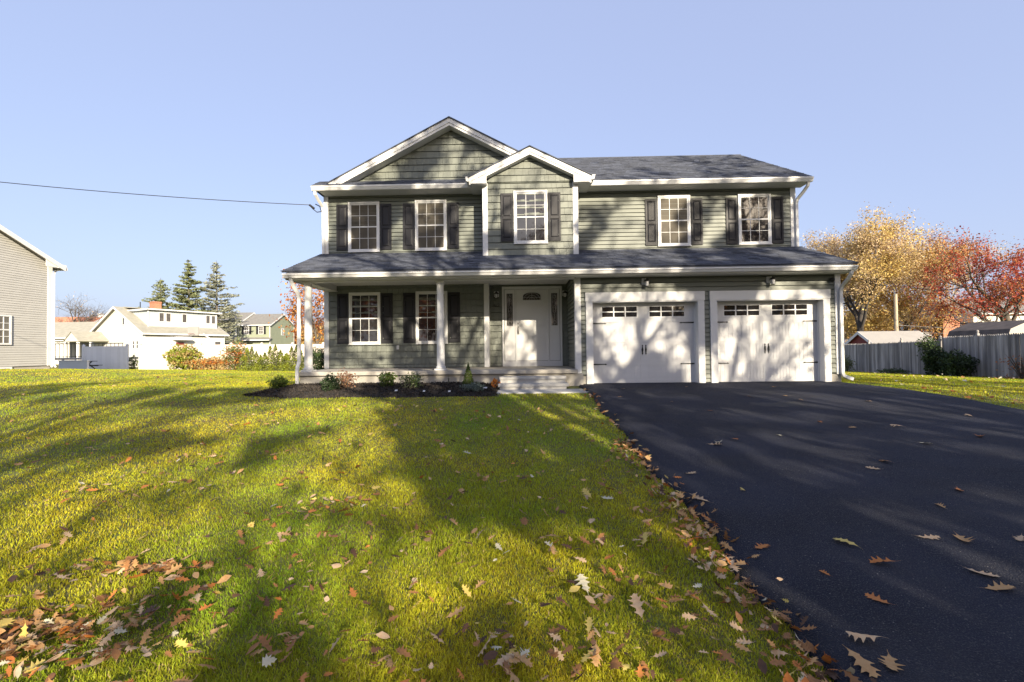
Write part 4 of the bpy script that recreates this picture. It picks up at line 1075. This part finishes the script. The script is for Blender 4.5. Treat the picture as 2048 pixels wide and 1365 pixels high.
for k, zz in enumerate((2.2, 1.6)):
    b = MB(); b.tube([(32.4+t*14, 28.1-t*1.0, zz+.3-(.5*4*t*(1-t))*.5+k*.1-.3*t) for t in [i/16 for i in range(17)]], .018, 4)
    tag(b.build('service_cable', M['metalroof']), ('upper' if k == 0 else 'lower')+' thin cable running right from the sunlit utility pole', 'cable')

# ------------------------------------------------------------------ shrubs round the lawn
def sh2(name, px, d, w, h, label, lm, seed, n, ls_, shape='round', lm2=None, **k):
    x = (px-1043)/910*d; y = d-11.8
    return shrub(name, x, y, gz(x,y)-.03, w, h, label, LM[lm], seed, n, ls_, shape, lm2=LM[lm2] if lm2 else None, group='shrubs along the far side of the lawn', **k)
sh2('shrub', 357, 31, 2.0, 1.75, 'rounded lime-green bush with orange base in front of the vinyl fence', 'lime', 11, 4420, .10, lm2='straw', dense=.8)
sh2('shrub', 418, 31, 2.6, .95, 'low straw-orange weeds between the lime bush and the feathery conifers', 'straw', 12, 2550, .09, lm2='orange', dense=.7)
sh2('shrub', 466, 29, 1.7, 1.9, 'tallest feathery shrub with orange top left of the young pines', 'olive', 13, 2550, .08, lm2='orange', dense=.7)
sh2('young_pine', 497, 28, 1.6, 1.55, 'leftmost young feathery pine in front of the fence', 'lime', 14, 4080, .07, 'feather', lm2='olive')
sh2('young_pine', 545, 28.5, 1.9, 1.7, 'middle young feathery pine in front of the fence', 'lime', 15, 4760, .07, 'feather', lm2='olive')
sh2('young_pine', 588, 28, 1.7, 1.65, 'right young feathery pine beside the porch column', 'lime', 16, 4420, .07, 'feather', lm2='olive')
sh2('shrub', 634, 24.5, 1.35, 1.35, 'dark green rounded shrub seen between porch column and house corner', 'dark', 17, 5440, .06, dense=1.2, lm2='green')
sh2('shrub', 520, 30.5, 5.0, .5, 'dry yellow grass strip beneath the young pines', 'straw', 18, 2200, .08, dense=.8, cat='grass clump')
sh2('shrub', 252, 34.5, .8, 1.2, 'sparse olive bush in the gap of the vinyl fence', 'olive', 19, 500, .09)
x_ = 20.7
shrub('yew', x_, 11.4, gz(x_,11.4)-.03, 1.1, 1.5, 'tall dark green bush in front of the weathered fence', LM['dark'], 21, 4200, .075, lm2=LM['green'], dense=.8, group='shrubs along the weathered fence')
shrub('yew', x_-.1, 10.2, gz(x_,10.1)-.03, 1.25, 1.2, 'lower dark bush right of the tall one by the weathered fence', LM['dark'], 22, 3200, .07, lm2=LM['green'], dense=.8, group='shrubs along the weathered fence')
shrub('yew', x_-.0, 11.9, gz(x_,11.9)+.9, .8, 1.2, 'loose leafy tip rising above the tall dark bush', LM['green'], 23, 500, .08, dense=.7, group='shrubs along the weathered fence')
shrub('bare_shrub', 20.8, 7.6, gz(20.8,7.6)-.03, 1.3, 1.2, 'nearly bare twiggy shrub over brown leaves by the nearer fence', LM['rust'], 24, 160, .06, stems=40, bark='bark', group='shrubs along the weathered fence')
shrub('weed_clump', 20.7, 17.6, gz(20.7,17.6)-.03, .8, 1.0, 'small green bush beside the garage downspout at the fence', LM['olive'], 25, 700, .06, group='shrubs along the weathered fence')
shrub('weed_clump', 20.9, 14.3, gz(20.9,14.3)-.03, 1.6, .32, 'low dark weeds at the foot of the farther fence', LM['green'], 26, 900, .05, group='shrubs along the weathered fence')

# ------------------------------------------------------------------ trees
def at(px, d): return (px-1043)/910*d, d-11.8
TG = 'autumn trees beyond the weathered fence'
x, y = at(1705, 45); tree('maple_tree', x, y, 14.4, 'large golden-yellow maple directly right of the house', group=TG, seed=31, leafs=40000, lsize=.125, lm=LM['yellow'], lm2=LM['pale'], sig=.32, spread=.72, up=.5, r=.36, rk=.62, bark='bark_dark', z=-1.2)
x, y = at(1625, 50); tree('maple_tree', x, y, 15.0, 'pale thinning yellow tree rising from behind the garage corner', group=TG, seed=32, leafs=18000, lsize=.125, lm=LM['pale'], lm2=LM['gold'], sig=.32, spread=.62, up=.6, r=.34, rk=.62, bark='bark', z=-1.2)
x, y = at(1800, 50); tree('maple_tree', x, y, 14.0, 'golden tree between the big maple and the red oak', group=TG, seed=33, leafs=24000, lsize=.125, lm=LM['gold'], lm2=LM['pale'], sig=.32, spread=.7, up=.5, r=.22, bark='bark_dark', z=-1.2)
x, y = at(1890, 62); tree('ash_tree', x, y, 17.8, 'tall half-bare tan tree behind the red oak', group=TG, seed=34, leafs=10000, lsize=.14, lm=LM['pale'], lm2=LM['rust'], sig=.4, spread=.55, up=.7, r=.25, bark='bark', z=-1.2)
x, y = at(2015, 40); tree('red_oak', x, y, 12.2, 'spreading scarlet-leaved oak at the right edge', group=TG, seed=35, leafs=15000, lsize=.12, lm=LM['red'], lm2=LM['rust'], sig=.24, keep=lambda C, ng: (C[:,2] > 2.6+ng.random(len(C))*1.5), spread=.85, up=.35, r=.40, rk=.63, bark='bark', trunk=.26, z=-1.2)
x, y = at(1880, 48); tree('small_oak', x, y, 8.0, 'rusty orange smaller tree left of the scarlet oak', group=TG, seed=36, leafs=4500, lsize=.13, lm=LM['rust'], lm2=LM['gold'], sig=.35, spread=.75, up=.4, r=.14, bark='bark_dark', z=-1.2, trunk=.2)
x, y = at(1740, 56); tree('small_maple', x, y, 7.5, 'low yellow tree behind the red shed', group=TG, seed=37, leafs=7000, lsize=.22, lm=LM['yellow'], lm2=LM['gold'], sig=.5, spread=.8, up=.3, r=.14, trunk=.15, z=-1.2)
x, y = at(1840, 60); tree('small_maple', x, y, 7.0, 'low orange-yellow tree left of the brick chimney', group=TG, seed=38, leafs=6000, lsize=.22, lm=LM['gold'], lm2=LM['orange'], sig=.5, spread=.8, up=.3, r=.14, trunk=.15, z=-1.2)
x, y = at(628, 41); tree('oak_tree', x, y, 9.2, 'thin orange-leaved tree seen past the left porch column', group='trees behind the lawn', seed=41, leafs=2600, lsize=.17, lm=LM['orange'], lm2=LM['rust'], sig=.28, spread=.8, up=.35, r=.14)
x, y = at(146, 76); tree('bare_tree', x, y, 12.6, 'bare grey branching tree behind the orange roof', group='trees behind the lawn', seed=42, leafs=250, lsize=.16, lm=LM['pale'], sig=.3, spread=.85, up=.3, r=.5, rk=.66, bark='bark', maxlev=5, trunk=.2, z=-1)
x, y = at(112, 86); tree('small_maple', x, y, 7.6, 'low orange tree beside the corner of the beige house', group='trees behind the lawn', seed=43, leafs=2500, lsize=.25, lm=LM['orange'], sig=.5, spread=.8, up=.3, r=.12, trunk=.2, z=-1)
for k, (px, d, h, lm) in enumerate(((588,100,7.5,'rust'),(602,110,8.5,'orange'),(622,95,7.0,'gold'),(640,100,8.5,'orange'),(655,105,8,'rust'),(1700,100,11,'gold'),(1780,110,11,'orange'),(1860,100,10,'gold'),(1945,105,12,'rust'),(2030,100,12,'orange'),(180,120,8,'rust'),(260,125,9,'olive'))):
    x, y = at(px, d)
    tree('distant_tree', x, y, h, ['rust-brown','bright orange','golden','orange topped','dull red-brown','golden far','orange far','yellowish far','brownish far','orange-brown far','russet','olive green'][k]+' tree on the horizon '+('left of the porch column' if px < 605 else 'seen through the open porch end' if px < 700 else 'behind the left neighbours' if px < 0 else 'beyond the right-hand trees' if px > 1000 else 'behind the cream cape house'),
         group='distant autumn trees', seed=60+k, leafs=2600, lsize=.40, lm=LM[lm], sig=.8, spread=.85, up=.3, r=.2, trunk=.15, maxlev=3, z=-1)

def spruce(px, d, h, w, label, seed, lm, dens=1.0):
    x, y = at(px, d); z = -1; rg = random.Random(seed); ng = np.random.default_rng(seed)
    root = empty('spruce_tree', (x,y,z), label, 'tree', 'spruces behind the cream house')
    mb = MB(); mb.tube([(x,y,z),(x+.1,y,z+h*.5),(x,y,z+h)], [.28,.16,.02], 7)
    C = []; t = .12
    while t < .985:
        L_ = w*(1-t)**.75*(.75+.5*rg.random())
        for k in range(5 if t < .8 else 4):
            a = rg.random()*6.283; ln = L_*(.5+.6*rg.random()); zz = z+h*t; dr = -.10*ln + .12*ln*t*2
            p0 = Vector((x,y,zz)); p1 = p0+Vector((math.cos(a)*ln*.55, math.sin(a)*ln*.55, dr)); p2 = p0+Vector((math.cos(a)*ln, math.sin(a)*ln, dr+.12*ln))
            mb.tube([p0,p1,p2], [.04,.025,.01], 3, cap=False)
            n = int(46*dens*ln)
            for i in range(n):
                s = .12+.88*rg.random()**.8
                q = p0.lerp(p1, s/.55) if s < .55 else p1.lerp(p2, (s-.55)/.45)
                C.append((q.x+rg.gauss(0,.16), q.y+rg.gauss(0,.16), q.z+rg.gauss(0,.07)-.05))
        t += .020+.012*rg.random()
    mb.build('trunk', M['bark'], root, recalc=False)
    V, F, tt = cards(np.array(C), .17, ng, aspect=2.6, flat=.5); np_mesh('crown', V, F, LM[lm], root, tt)
spruce(309, 64, 12.6, 4.3, 'leftmost and shortest of the three open spruces', 51, 'spruce', .6)
spruce(366, 66, 15.6, 5.0, 'middle and tallest dense green spruce', 52, 'spruce', .9)
spruce(424, 68, 15.8, 5.4, 'rightmost spruce with greyer thinner branches', 53, 'spruce_grey', .6)

# street trees behind the photographer: they throw the shadows on lawn, drive and facade
def street(x, y, h, seed, leafs, lsize=.16, **k):
    tree('oak_tree', x, y, h, k.pop('label'), group='oaks along the street', seed=seed, leafs=leafs, lsize=lsize, lm=LM['brown'], lm2=LM['rust'], bark='bark', rk=.63, **k)
_w = [(1.1,-.7,.3),(.9,-1.5,2.1),(1.9,-1.0,4.0),(.45,1.6,1.2),(2.6,-2.2,5.0),(.7,-.35,3.3),(3.3,.9,.7),(1.4,2.9,2.6)]
def shade_mask(C, ng):
    """leaves kept by sun-ray position, shaping sun and shade on lawn, drive and facade"""
    u = C[:,0]+.45*(C[:,1]+27); v = C[:,2]+.38*(C[:,1]+27)  # position across the sun rays; crowns are cut here to shape the cast shade
    n = sum(np.sin(a*u+b*v+c)*(1 if k < 6 else .6) for k, (a, b, c) in enumerate(_w))/1.8
    thr = np.where(v < 10.0, np.where(u > 10.4, np.where(v < 7.0, -2.4, -1.35), np.where(u > 7.9, .8, -3.0)), np.where(u > 20, .2, -1.1))
    m = (np.sin(4.1*u-2.3*v+1)+np.sin(2.7*u+3.9*v)+np.sin(6.3*u-5.1*v+2)+np.sin(1.3*u-7.7*v+4))/1.6   # finer break-up
    thr = np.where((u < 7.9) & (v < 6.02+.12*m) & (u > 5.6), .2+.8*m, thr)
    thr = np.where((u < 7.0) & (np.abs(v-7.1-.12*u+.25*np.sin(u*1.3)) < .30), .2+1.1*m, thr)
    thr = np.where((u < 7.2) & (np.abs(v-9.6+.1*np.sin(u*2)) < .6), .1+1.0*m, thr)
    thr = np.where((u > 7.9) & (v < 10) & (u-7.9 < .35*np.sin(v*5)+.15*n+.2*m), -1, thr)
    thr = np.where(v > 10, thr+.5*m, thr)
    thr = np.where((v > 14) & (u > 14.3) & (u < 20), -.25+.9*m, thr)
    thr = np.where((v > 16.6) & (u < 14.3), -.45+.8*m, thr)
    return (n < thr) | (ng.random(len(C)) < .015)
street(9.5, -27, 21, 71, 26000, .20, label='street oak straight across from the garage doors', spread=.72, up=.45, r=.55, trunk=.22, sig=.5, keep=shade_mask)
street(15.5, -26, 20, 72, 34000, .20, label='broad leafy street oak right of the driveway mouth', spread=.8, up=.4, r=.52, trunk=.2, sig=.5, keep=shade_mask)
street(22, -28, 20, 73, 26000, .20, label='street oak farthest to the right', spread=.75, up=.45, r=.50, trunk=.2, sig=.5, keep=shade_mask)
street(8.9, -22.6, 8.4, 78, 13000, .16, label='smallest oak at the corner of the driveway mouth', spread=.85, up=.25, r=.16, trunk=.22, sig=.45, keep=shade_mask)
street(12.3, -24, 9.8, 76, 14000, .18, label='smaller oak left of the broad leafy street oak', spread=.8, up=.3, r=.2, trunk=.28, sig=.45, keep=shade_mask)
street(18.8, -24, 9.8, 77, 14000, .18, label='smaller oak between the two rightmost street oaks', spread=.8, up=.3, r=.2, trunk=.28, sig=.45, keep=shade_mask)
street(3, -32, 16, 74, 16000, .18, label='half-bare street oak left of the driveway mouth', spread=.65, up=.5, r=.42, trunk=.32, sig=.35, keep=shade_mask)
street(-7, -34, 15, 75, 12000, .18, label='half-bare street oak farthest to the left', spread=.7, up=.5, r=.3, trunk=.3, sig=.4, keep=shade_mask)

for k in range(15):
    x = -75+k*11+rnd.uniform(-2,2); y = -62+rnd.uniform(-5,5)
    tree('distant_tree', x, y, rnd.uniform(10,14), 'tree in the row on the far side of the street, behind the photographer', group='trees across the street', seed=90+k, leafs=2200, lsize=.7, lm=LM[rnd.choice(['rust','brown','green','gold','brown'])], sig=1.0, spread=.85, up=.3, r=.25, trunk=.15, maxlev=3)

# ------------------------------------------------------------------ fallen leaves
def leaf_shape(rg, kind):
    """stations (t, half width) of a lobed outline, folded and curled"""
    if kind == 'oak':
        st = [(-.5,.012),(-.34,.07),(-.26,.19+.05*rg.random()),(-.16,.12),(-.04,.12),(.05,.33+.08*rg.random()),(.13,.17),(.20,.14),(.28,.31+.07*rg.random()),(.34,.15),(.40,.10),(.45,.18),(.48,.09),(.55,.005)]
        lead = {2:.03, 5:.06, 8:.07, 11:.05}
    elif kind == 'maple':
        st = [(-.42,.01),(-.40,.30),(-.26,.22),(-.18,.47),(-.06,.26),(.05,.44),(.10,.20),(.28,.17),(.30,.24),(.36,.10),(.5,.005)]
        lead = {3:.02, 5:.10}
    else:
        st = [(-.5,.01),(-.35,.13),(-.15,.24),(.1,.25),(.3,.16),(.5,.01)]; lead = {}
    cu = rg.uniform(-.3,1.1); cv = rg.uniform(-.3,.8); fold = rg.uniform(-.1,.5); tw = rg.uniform(-.6,.6)
    V = []; F = []
    for i, (t, w) in enumerate(st):
        wl = w*rg.uniform(.85,1.15); wr = w*rg.uniform(.85,1.15); l = lead.get(i, 0)
        zc = cv*t*t*.5
        def z(u, t=t): return zc + cu*u*u*1.2 + fold*abs(u)*.5 + tw*u*t
        V += [(-wl, t+l, z(-wl)), (0, t, zc), (wr, t+l, z(wr))]
        if i: a = (i-1)*3; c = i*3; F += [(a,a+1,c+1,c),(a+1,a+2,c+2,c+1)]
    n = len(V); V += [(-.008,-.5,cv*.125),(.008,-.5,cv*.125),(.03,-.72,cv*.2+.02),(.02,-.72,cv*.2+.02)]; F.append((n,n+1,n+2,n+3))
    return np.array(V), F
rg = random.Random(99)
SH = [leaf_shape(rg, 'oak') for _ in range(16)] + [leaf_shape(rg, 'maple') for _ in range(4)] + [leaf_shape(rg, 'plain') for _ in range(3)]
def fl(name, c, c2):
    return mat(name, c, .6, var=.22, vscale=3.5, tint=.25, trans=.12, col2=c2, c2scale=4, c2amt=.8, spec=.3)
FM = {'brown': fl('fallen_brown', (.34,.165,.055), (.20,.09,.035)), 'tan': fl('fallen_tan', (.54,.34,.15), (.36,.19,.07)), 'pinkish': fl('fallen_buff', (.60,.45,.28), (.42,.26,.14)),
      'orange': fl('fallen_orange', (.55,.22,.05), (.38,.12,.03)), 'yellow': fl('fallen_yellow', (.66,.52,.14), (.50,.36,.09)), 'pale': fl('fallen_pale', (.62,.58,.42), (.45,.40,.28)), 'dark': fl('fallen_dark_brown', (.12,.06,.03), (.07,.035,.02))}
LEAVES = []   # x,y,size,shape,colour,zone
def addleaf(x, y, s=None, c=None, k=None, zone='lawn'):
    if zone != 'drive' and (x > edge_l(y)+.35 and x < edge_r(y)): return
    if c is None: c = rg.choices(['brown','tan','pinkish','orange','yellow','pale','dark'], [30,26,16,13,4,3,10])[0]
    if k is None: k = rg.choices([rg.randrange(16), 16+rg.randrange(4), 20+rg.randrange(3)], [72,10,18])[0]
    LEAVES.append((x, y, s or rg.uniform(.035,.095)*(1.25 if zone == 'lawn' and rg.random() < .25 else 1), k, c, zone))
for (cx, cy, sx, sy, n, zone) in ((-2.7,-9.35,.42,.17,400,'drift'),(.7,-9.0,.45,.35,70,'lawn'),(.3,-9.4,.4,.1,30,'lawn'),(-2.0,-9.0,.4,.12,40,'lawn'),(-2.55,-8.68,.30,.06,70,'lawn'),(-1.75,-7.62,.22,.14,42,'lawn'),(-3.3,-8.7,.35,.12,34,'lawn'),(-1.85,-8.2,.25,.08,18,'lawn'),
                            (-1.2,-9.4,.5,.16,26,'lawn'),(-.05,-9.48,.16,.06,12,'lawn'),(.65,-8.33,.30,.10,26,'lawn'),(-.2,-6.9,.3,.12,12,'lawn'),(-.75,-8.25,.12,.08,8,'lawn'),(-3.8,-7.2,.5,.2,22,'lawn'),(-4.9,-6.2,.7,.3,24,'lawn'),(-1.25,-8.6,.2,.1,10,'lawn')):
    for _ in range(n): addleaf(rg.gauss(cx,sx), rg.gauss(cy,sy), zone=zone)
for _ in range(430):
    y = -10+4.6*rg.random()**1.25; addleaf(edge_l(y)+rg.gauss(-.07,.10), y, zone='edge')
for _ in range(60):
    y = -7.0+6*rg.random(); addleaf(edge_l(y)+rg.gauss(-.02,.06), y, rg.uniform(.06,.11), zone='edge')
for _ in range(700):
    d = 2+7.5*rg.random()**1.3; a = rg.uniform(-.85,.62); x = math.sin(a)*d; y = -11.8+math.cos(a)*d
    if x < edge_l(y): addleaf(x, y, rg.uniform(.035,.10))
for _ in range(420):
    x = rg.uniform(-16,1.3); y = rg.uniform(-7.5,6)
    if y > -2 and x > -6.6: continue
    addleaf(x, y, rg.uniform(.07,.12))
for _ in range(330):
    x = rg.uniform(8.3,21); y = rg.uniform(-6,17); addleaf(x, y, rg.uniform(.07,.13), rg.choice(['tan','pinkish','pale','orange']))
for _ in range(60): addleaf(rg.gauss(20.6,.4), rg.gauss(7.2,.8), rg.uniform(.08,.14), 'brown')
for _ in range(25): addleaf(rg.uniform(8.1,8.7), rg.uniform(-6,-2), .1, 'orange')
for (x, y, s, c) in ((.62,-7.36,.14,'yellow'),(.91,-8.32,.15,'yellow'),(.38,-8.87,.14,'pale'),(.67,-9.07,.15,'pinkish'),(1.03,-8.95,.16,'tan'),(-.21,-9.4,.12,'pinkish'),(-.02,-9.5,.12,'tan'),(.36,-9.46,.13,'tan'),(-.06,-9.01,.11,'pale'),(-.4,-9.15,.12,'tan'),(-2.25,-9.2,.10,'yellow'),(-2.66,-9.1,.12,'yellow'),(-1.0,-9.35,.13,'pinkish')):
    addleaf(x, y, s, c, rg.randrange(16))
DR = [(3.3,-3.71,.10,'orange'),(2.54,-5.7,.16,'pinkish'),(2.62,-5.62,.14,'pale'),(1.84,-6.72,.13,'pinkish'),(2.15,-7.26,.07,'yellow'),(1.67,-7.47,.16,'pinkish'),(2.88,-5.51,.11,'orange'),(3.58,-5.36,.12,'pale'),(4.54,-2.56,.09,'orange'),
 (5.26,-2.57,.10,'tan'),(4.56,-4.71,.10,'orange'),(4.78,-5.07,.14,'tan'),(6.3,-3.35,.13,'pinkish'),(5.4,-5.1,.15,'pinkish'),(5.11,-5.89,.15,'pale'),(4.13,-6.51,.15,'brown'),(3.83,-6.72,.13,'pinkish'),(4.12,-7.38,.12,'orange'),(3.63,-7.74,.10,'tan'),
 (2.38,-8.36,.15,'yellow'),(3.03,-8.29,.14,'pinkish'),(3.25,-8.33,.15,'tan'),(1.75,-8.38,.13,'orange'),(1.99,-8.72,.07,'orange'),(2.44,-8.63,.14,'orange'),(2.96,-8.76,.15,'pinkish'),(3.66,-8.34,.11,'pinkish'),(2.12,-9.0,.12,'orange'),(2.91,-8.92,.15,'tan'),
 (1.79,-9.33,.14,'pinkish'),(1.65,-9.5,.16,'tan'),(1.80,-9.49,.14,'tan'),(6.03,-5.65,.14,'orange'),(5.24,-3.1,.1,'tan'),(2.05,-2.2,.10,'tan'),(2.9,-2.9,.08,'tan'),(6.9,-4.6,.12,'pinkish'),(5.8,-1.2,.10,'tan'),(3.9,-.9,.09,'tan'),(2.35,-1.1,.10,'pinkish')]
for q in DR: addleaf(q[0], q[1], q[2]*1.05, q[3], rg.randrange(16), 'drive')
CAM = (0, -11.8)
def vis(q):
    d = math.hypot(q[0], q[1]+11.8); a = (q[1]+11.8)
    if a < .9: return 0
    px = q[0]/a
    return (q[2]/d) if (-1.13 < px < 1.12 and a > 2.28) else q[2]/d*.05
LEAVES.sort(key=vis, reverse=True)
drv = [q for q in LEAVES if q[5] == 'drive']; oth = [q for q in LEAVES if q[5] != 'drive']
IND = drv + oth[:300-len(drv)]; REST = oth[300-len(drv):]
cache = {}
CN = {'brown':'brown','tan':'light tan','pinkish':'pale buff','orange':'orange','yellow':'yellow','pale':'pale cream','dark':'dark brown'}
ZL = {'drift':('oak leaf in the thick drift at the lower left corner','leaves of the lower left drift'),'lawn':('leaf lying scattered in the lawn grass','leaves scattered over the lawn'),
      'edge':('leaf heaped along the left edge of the driveway','leaves along the driveway edge'),'drive':('leaf lying alone on the dark driveway','leaves lying on the driveway')}
def leaf_mat(q, r_):
    x, y, s, k, c, zone = q
    z = gz(x, y)+(.034 if zone == 'drive' else .045 if x < edge_l(y) else .04)
    tl = .08 if zone == 'drive' else .35 if zone == 'lawn' else .45
    z += .0 if zone == 'drive' else r_.random()*.03
    m = Matrix.Translation((x,y,z)) @ Matrix.Rotation(r_.random()*6.283, 4, 'Z') @ Matrix.Rotation(r_.gauss(0,tl), 4, 'X') @ Matrix.Rotation(r_.gauss(0,tl) + (math.pi if r_.random()<.3 else 0), 4, 'Y') @ Matrix.Scale(s, 4)
    if zone == 'drive':
        V = SH[k][0]; zz = [ (m @ Vector(v)).z for v in V ]; m = Matrix.Translation((0,0,gz(x,y)+.031-min(zz))) @ m
    return m
uniq = {(2.38,-8.36):'large pale yellow oak leaf lying flat on the near driveway', (2.12,-9.0):'curled orange leaf in the lower middle of the driveway', (1.75,-8.38):'orange leaf on the driveway closest to the heaped edge',
        (2.44,-8.63):'thin twisted orange leaf just right of the large yellow one', (2.15,-7.26):'tiny pale yellow leaf on the shaded driveway left side', (2.54,-5.7):'pinkish leaf of the touching pair in mid driveway', (2.62,-5.62):'cream leaf of the touching pair in mid driveway'}
for q in IND:
    key = (q[3], q[4])
    if key not in cache:
        V, F = SH[q[3]]; me = bpy.data.meshes.new('fallen_leaf'); me.from_pydata([tuple(v) for v in V], [], F); me.materials.append(FM[q[4]]); me.update()
        at_ = me.attributes.new('tint','FLOAT','FACE'); at_.data.foreach_set('value', [.5]*len(F)); me.polygons.foreach_set('use_smooth', [True]*len(F)); cache[key] = me
    o = bpy.data.objects.new('fallen_leaf', cache[key]); COL.objects.link(o); o.matrix_world = leaf_mat(q, rg)
    lab = uniq.get((q[0],q[1])) or CN[q[4]]+' '+ZL[q[5]][0]
    tag(o, lab, 'leaf', ZL[q[5]][1])
V = []; F = []; T = []; MI = []; fm = list(FM)
for q in REST:
    m = np.array(leaf_mat(q, rg)); v, f = SH[q[3]]; b0 = len(V)
    V += [tuple(p) for p in (np.c_[v, np.ones(len(v))] @ m.T)[:,:3]]
    tt = rg.random()
    for ff in f: F.append([b0+i for i in ff]); T.append(tt); MI.append(fm.index(q[4]))
o = np_mesh('leaf_litter', np.array(V), np.array(F), [FM[k] for k in fm], None, np.array(T)); o.data.polygons.foreach_set('material_index', MI)
tag(o, 'smaller fallen leaves strewn over the lawns around the house', 'leaf litter', kind='stuff')

# ------------------------------------------------------------------ grass
def make_grass(n, seed):
    g = np.random.default_rng(seed)
    d = .8*np.exp(g.random(n)*math.log(48/.8)); a = g.uniform(-1.02, 1.0, n)
    x = np.sin(a)*d; y = -11.8+np.cos(a)*d
    el = DX0 + .035*np.sin(y*2.3) + .02*np.sin(y*6.1+1) + np.abs(g.normal(size=n))*.035 - .015 + .03*np.sin(y*17)*np.sin(y*7.3); er = DX1 + .05*np.sin(y*1.7+2) + g.normal(size=n)*.03
    ok = ~((x > el) & (x < er) & (y < .3))
    ok &= ~((x > -5.75) & (x < 8.2) & (y > -.2) & (y < 9.5))
    t = np.clip((x+6.45)/5.95, 0, 1); fr = -1.30-.55*np.minimum(1, t*5)**.5+.03*np.sin(x*3)
    ok &= ~((x > -6.4) & (x < -.5) & (y > fr+.03) & (y < -.1) & ((x > -5.74) | (y < -.3-abs(x+5.74)*1.2)))
    ok &= ~((x > -.6) & (x < 1.47) & (y > -1.50) & (y < 0)) & (x < 21.3) & (y < 34) & ~((x < -24.9) & (y > 2.8) & (y < 11.9))
    x, y, d = x[ok], y[ok], d[ok]; n = len(x); z = gzv(x, y)
    h = (.016+.020*g.random(n))*(1+.2*np.sin(x*1.3+y)*np.sin(y*1.1-x*.4)+.30*np.sin(x*13+2*np.sin(y*5))*np.sin(y*11+2*np.sin(x*7))); w = (.0010+.0007*g.random(n))*(1+d*.21)
    az = g.random(n)*6.283; lean = g.normal(size=(n,2))*.45
    ux, uy = np.cos(az)*w, np.sin(az)*w
    mx, my = x+lean[:,0]*h*.4, y+lean[:,1]*h*.4; tx, ty = x+lean[:,0]*h*1.1, y+lean[:,1]*h*1.1
    zz = z-.004
    V = np.stack([np.stack([x-ux,y-uy,zz],-1), np.stack([x+ux,y+uy,zz],-1), np.stack([mx+ux*.8,my+uy*.8,z+h*.6],-1), np.stack([mx-ux*.8,my-uy*.8,z+h*.6],-1), np.stack([tx,ty,z+h*.95],-1)], 1).reshape(-1,3)
    i = np.arange(n)*5
    F = np.stack([np.stack([i,i+1,i+2],-1), np.stack([i,i+2,i+3],-1), np.stack([i+3,i+2,i+4],-1)], 1).reshape(-1,3)
    return V, F, np.repeat(g.random(n), 3)
V, F, T = make_grass(1200000, 5)
M['straw_blade'] = mat('straw_blade', (.36,.27,.12), .7, tint=.3, trans=.2)
mi = (np.repeat(np.random.default_rng(8).random(len(T)//3), 3) < .05).astype(np.int32)
gr = np_mesh('grass', V, F, [M['grass'], M['straw_blade']], None, T); gr.data.polygons.foreach_set('material_index', mi)
tag(gr, 'short mown grass of the front lawn', 'grass', kind='stuff')

# ------------------------------------------------------------------ light, sky, camera
sd = Vector((-.45, 1, -.38)).normalized()
sun = bpy.data.lights.new('sun', 'SUN'); sun.energy = 5.0; sun.angle = R(.42); sun.color = (1, .87, .66)
so = bpy.data.objects.new('sun', sun); COL.objects.link(so); so.rotation_euler = sd.to_track_quat('-Z', 'Y').to_euler()
w = bpy.data.worlds.new('World'); S.world = w; w.use_nodes = True
nt = w.node_tree; sk = nt.nodes.new('ShaderNodeTexSky'); sk.sky_type = 'NISHITA'; sk.sun_disc = False
sk.sun_elevation = math.asin(-sd.z); sk.sun_rotation = math.atan2(-sd.x, -sd.y) % (2*math.pi)
sk.air_density = 1.0; sk.dust_density = 3.0; sk.ozone_density = 1.0
bg = nt.nodes['Background']; bg.inputs['Strength'].default_value = .098
mx = nt.nodes.new('ShaderNodeMix'); mx.data_type = 'RGBA'; mx.inputs['Factor'].default_value = .62
nt.links.new(sk.outputs[0], mx.inputs['A']); mx.inputs['B'].default_value = (2.45, 2.80, 4.30, 1)
nt.links.new(mx.outputs['Result'], bg.inputs['Color'])
cam = bpy.data.cameras.new('camera'); co = bpy.data.objects.new('camera', cam); COL.objects.link(co)
cam.sensor_width = 36; cam.lens = 910/2048*36; cam.clip_end = 3000; cam.clip_start = .05
ya, pi_, ro = R(1.2), R(1.0), R(.65)
f = Vector((-math.sin(ya)*math.cos(pi_), math.cos(ya)*math.cos(pi_), math.sin(pi_))); rt = Vector((math.cos(ya), math.sin(ya), 0)); up = rt.cross(f)
rt2 = rt*math.cos(ro)-up*math.sin(ro); up2 = up*math.cos(ro)+rt*math.sin(ro)
m = Matrix((rt2, up2, -f)).transposed().to_4x4(); m.translation = (0, -11.8, .82)
co.matrix_world = m
S.camera = co
S.view_settings.view_transform = 'Standard'; S.view_settings.look = 'None'; S.view_settings.gamma = 1; S.view_settings.exposure = 1.3
S.cycles.max_bounces = 5; S.cycles.diffuse_bounces = 3; S.cycles.transmission_bounces = 3; S.cycles.transparent_max_bounces = 4
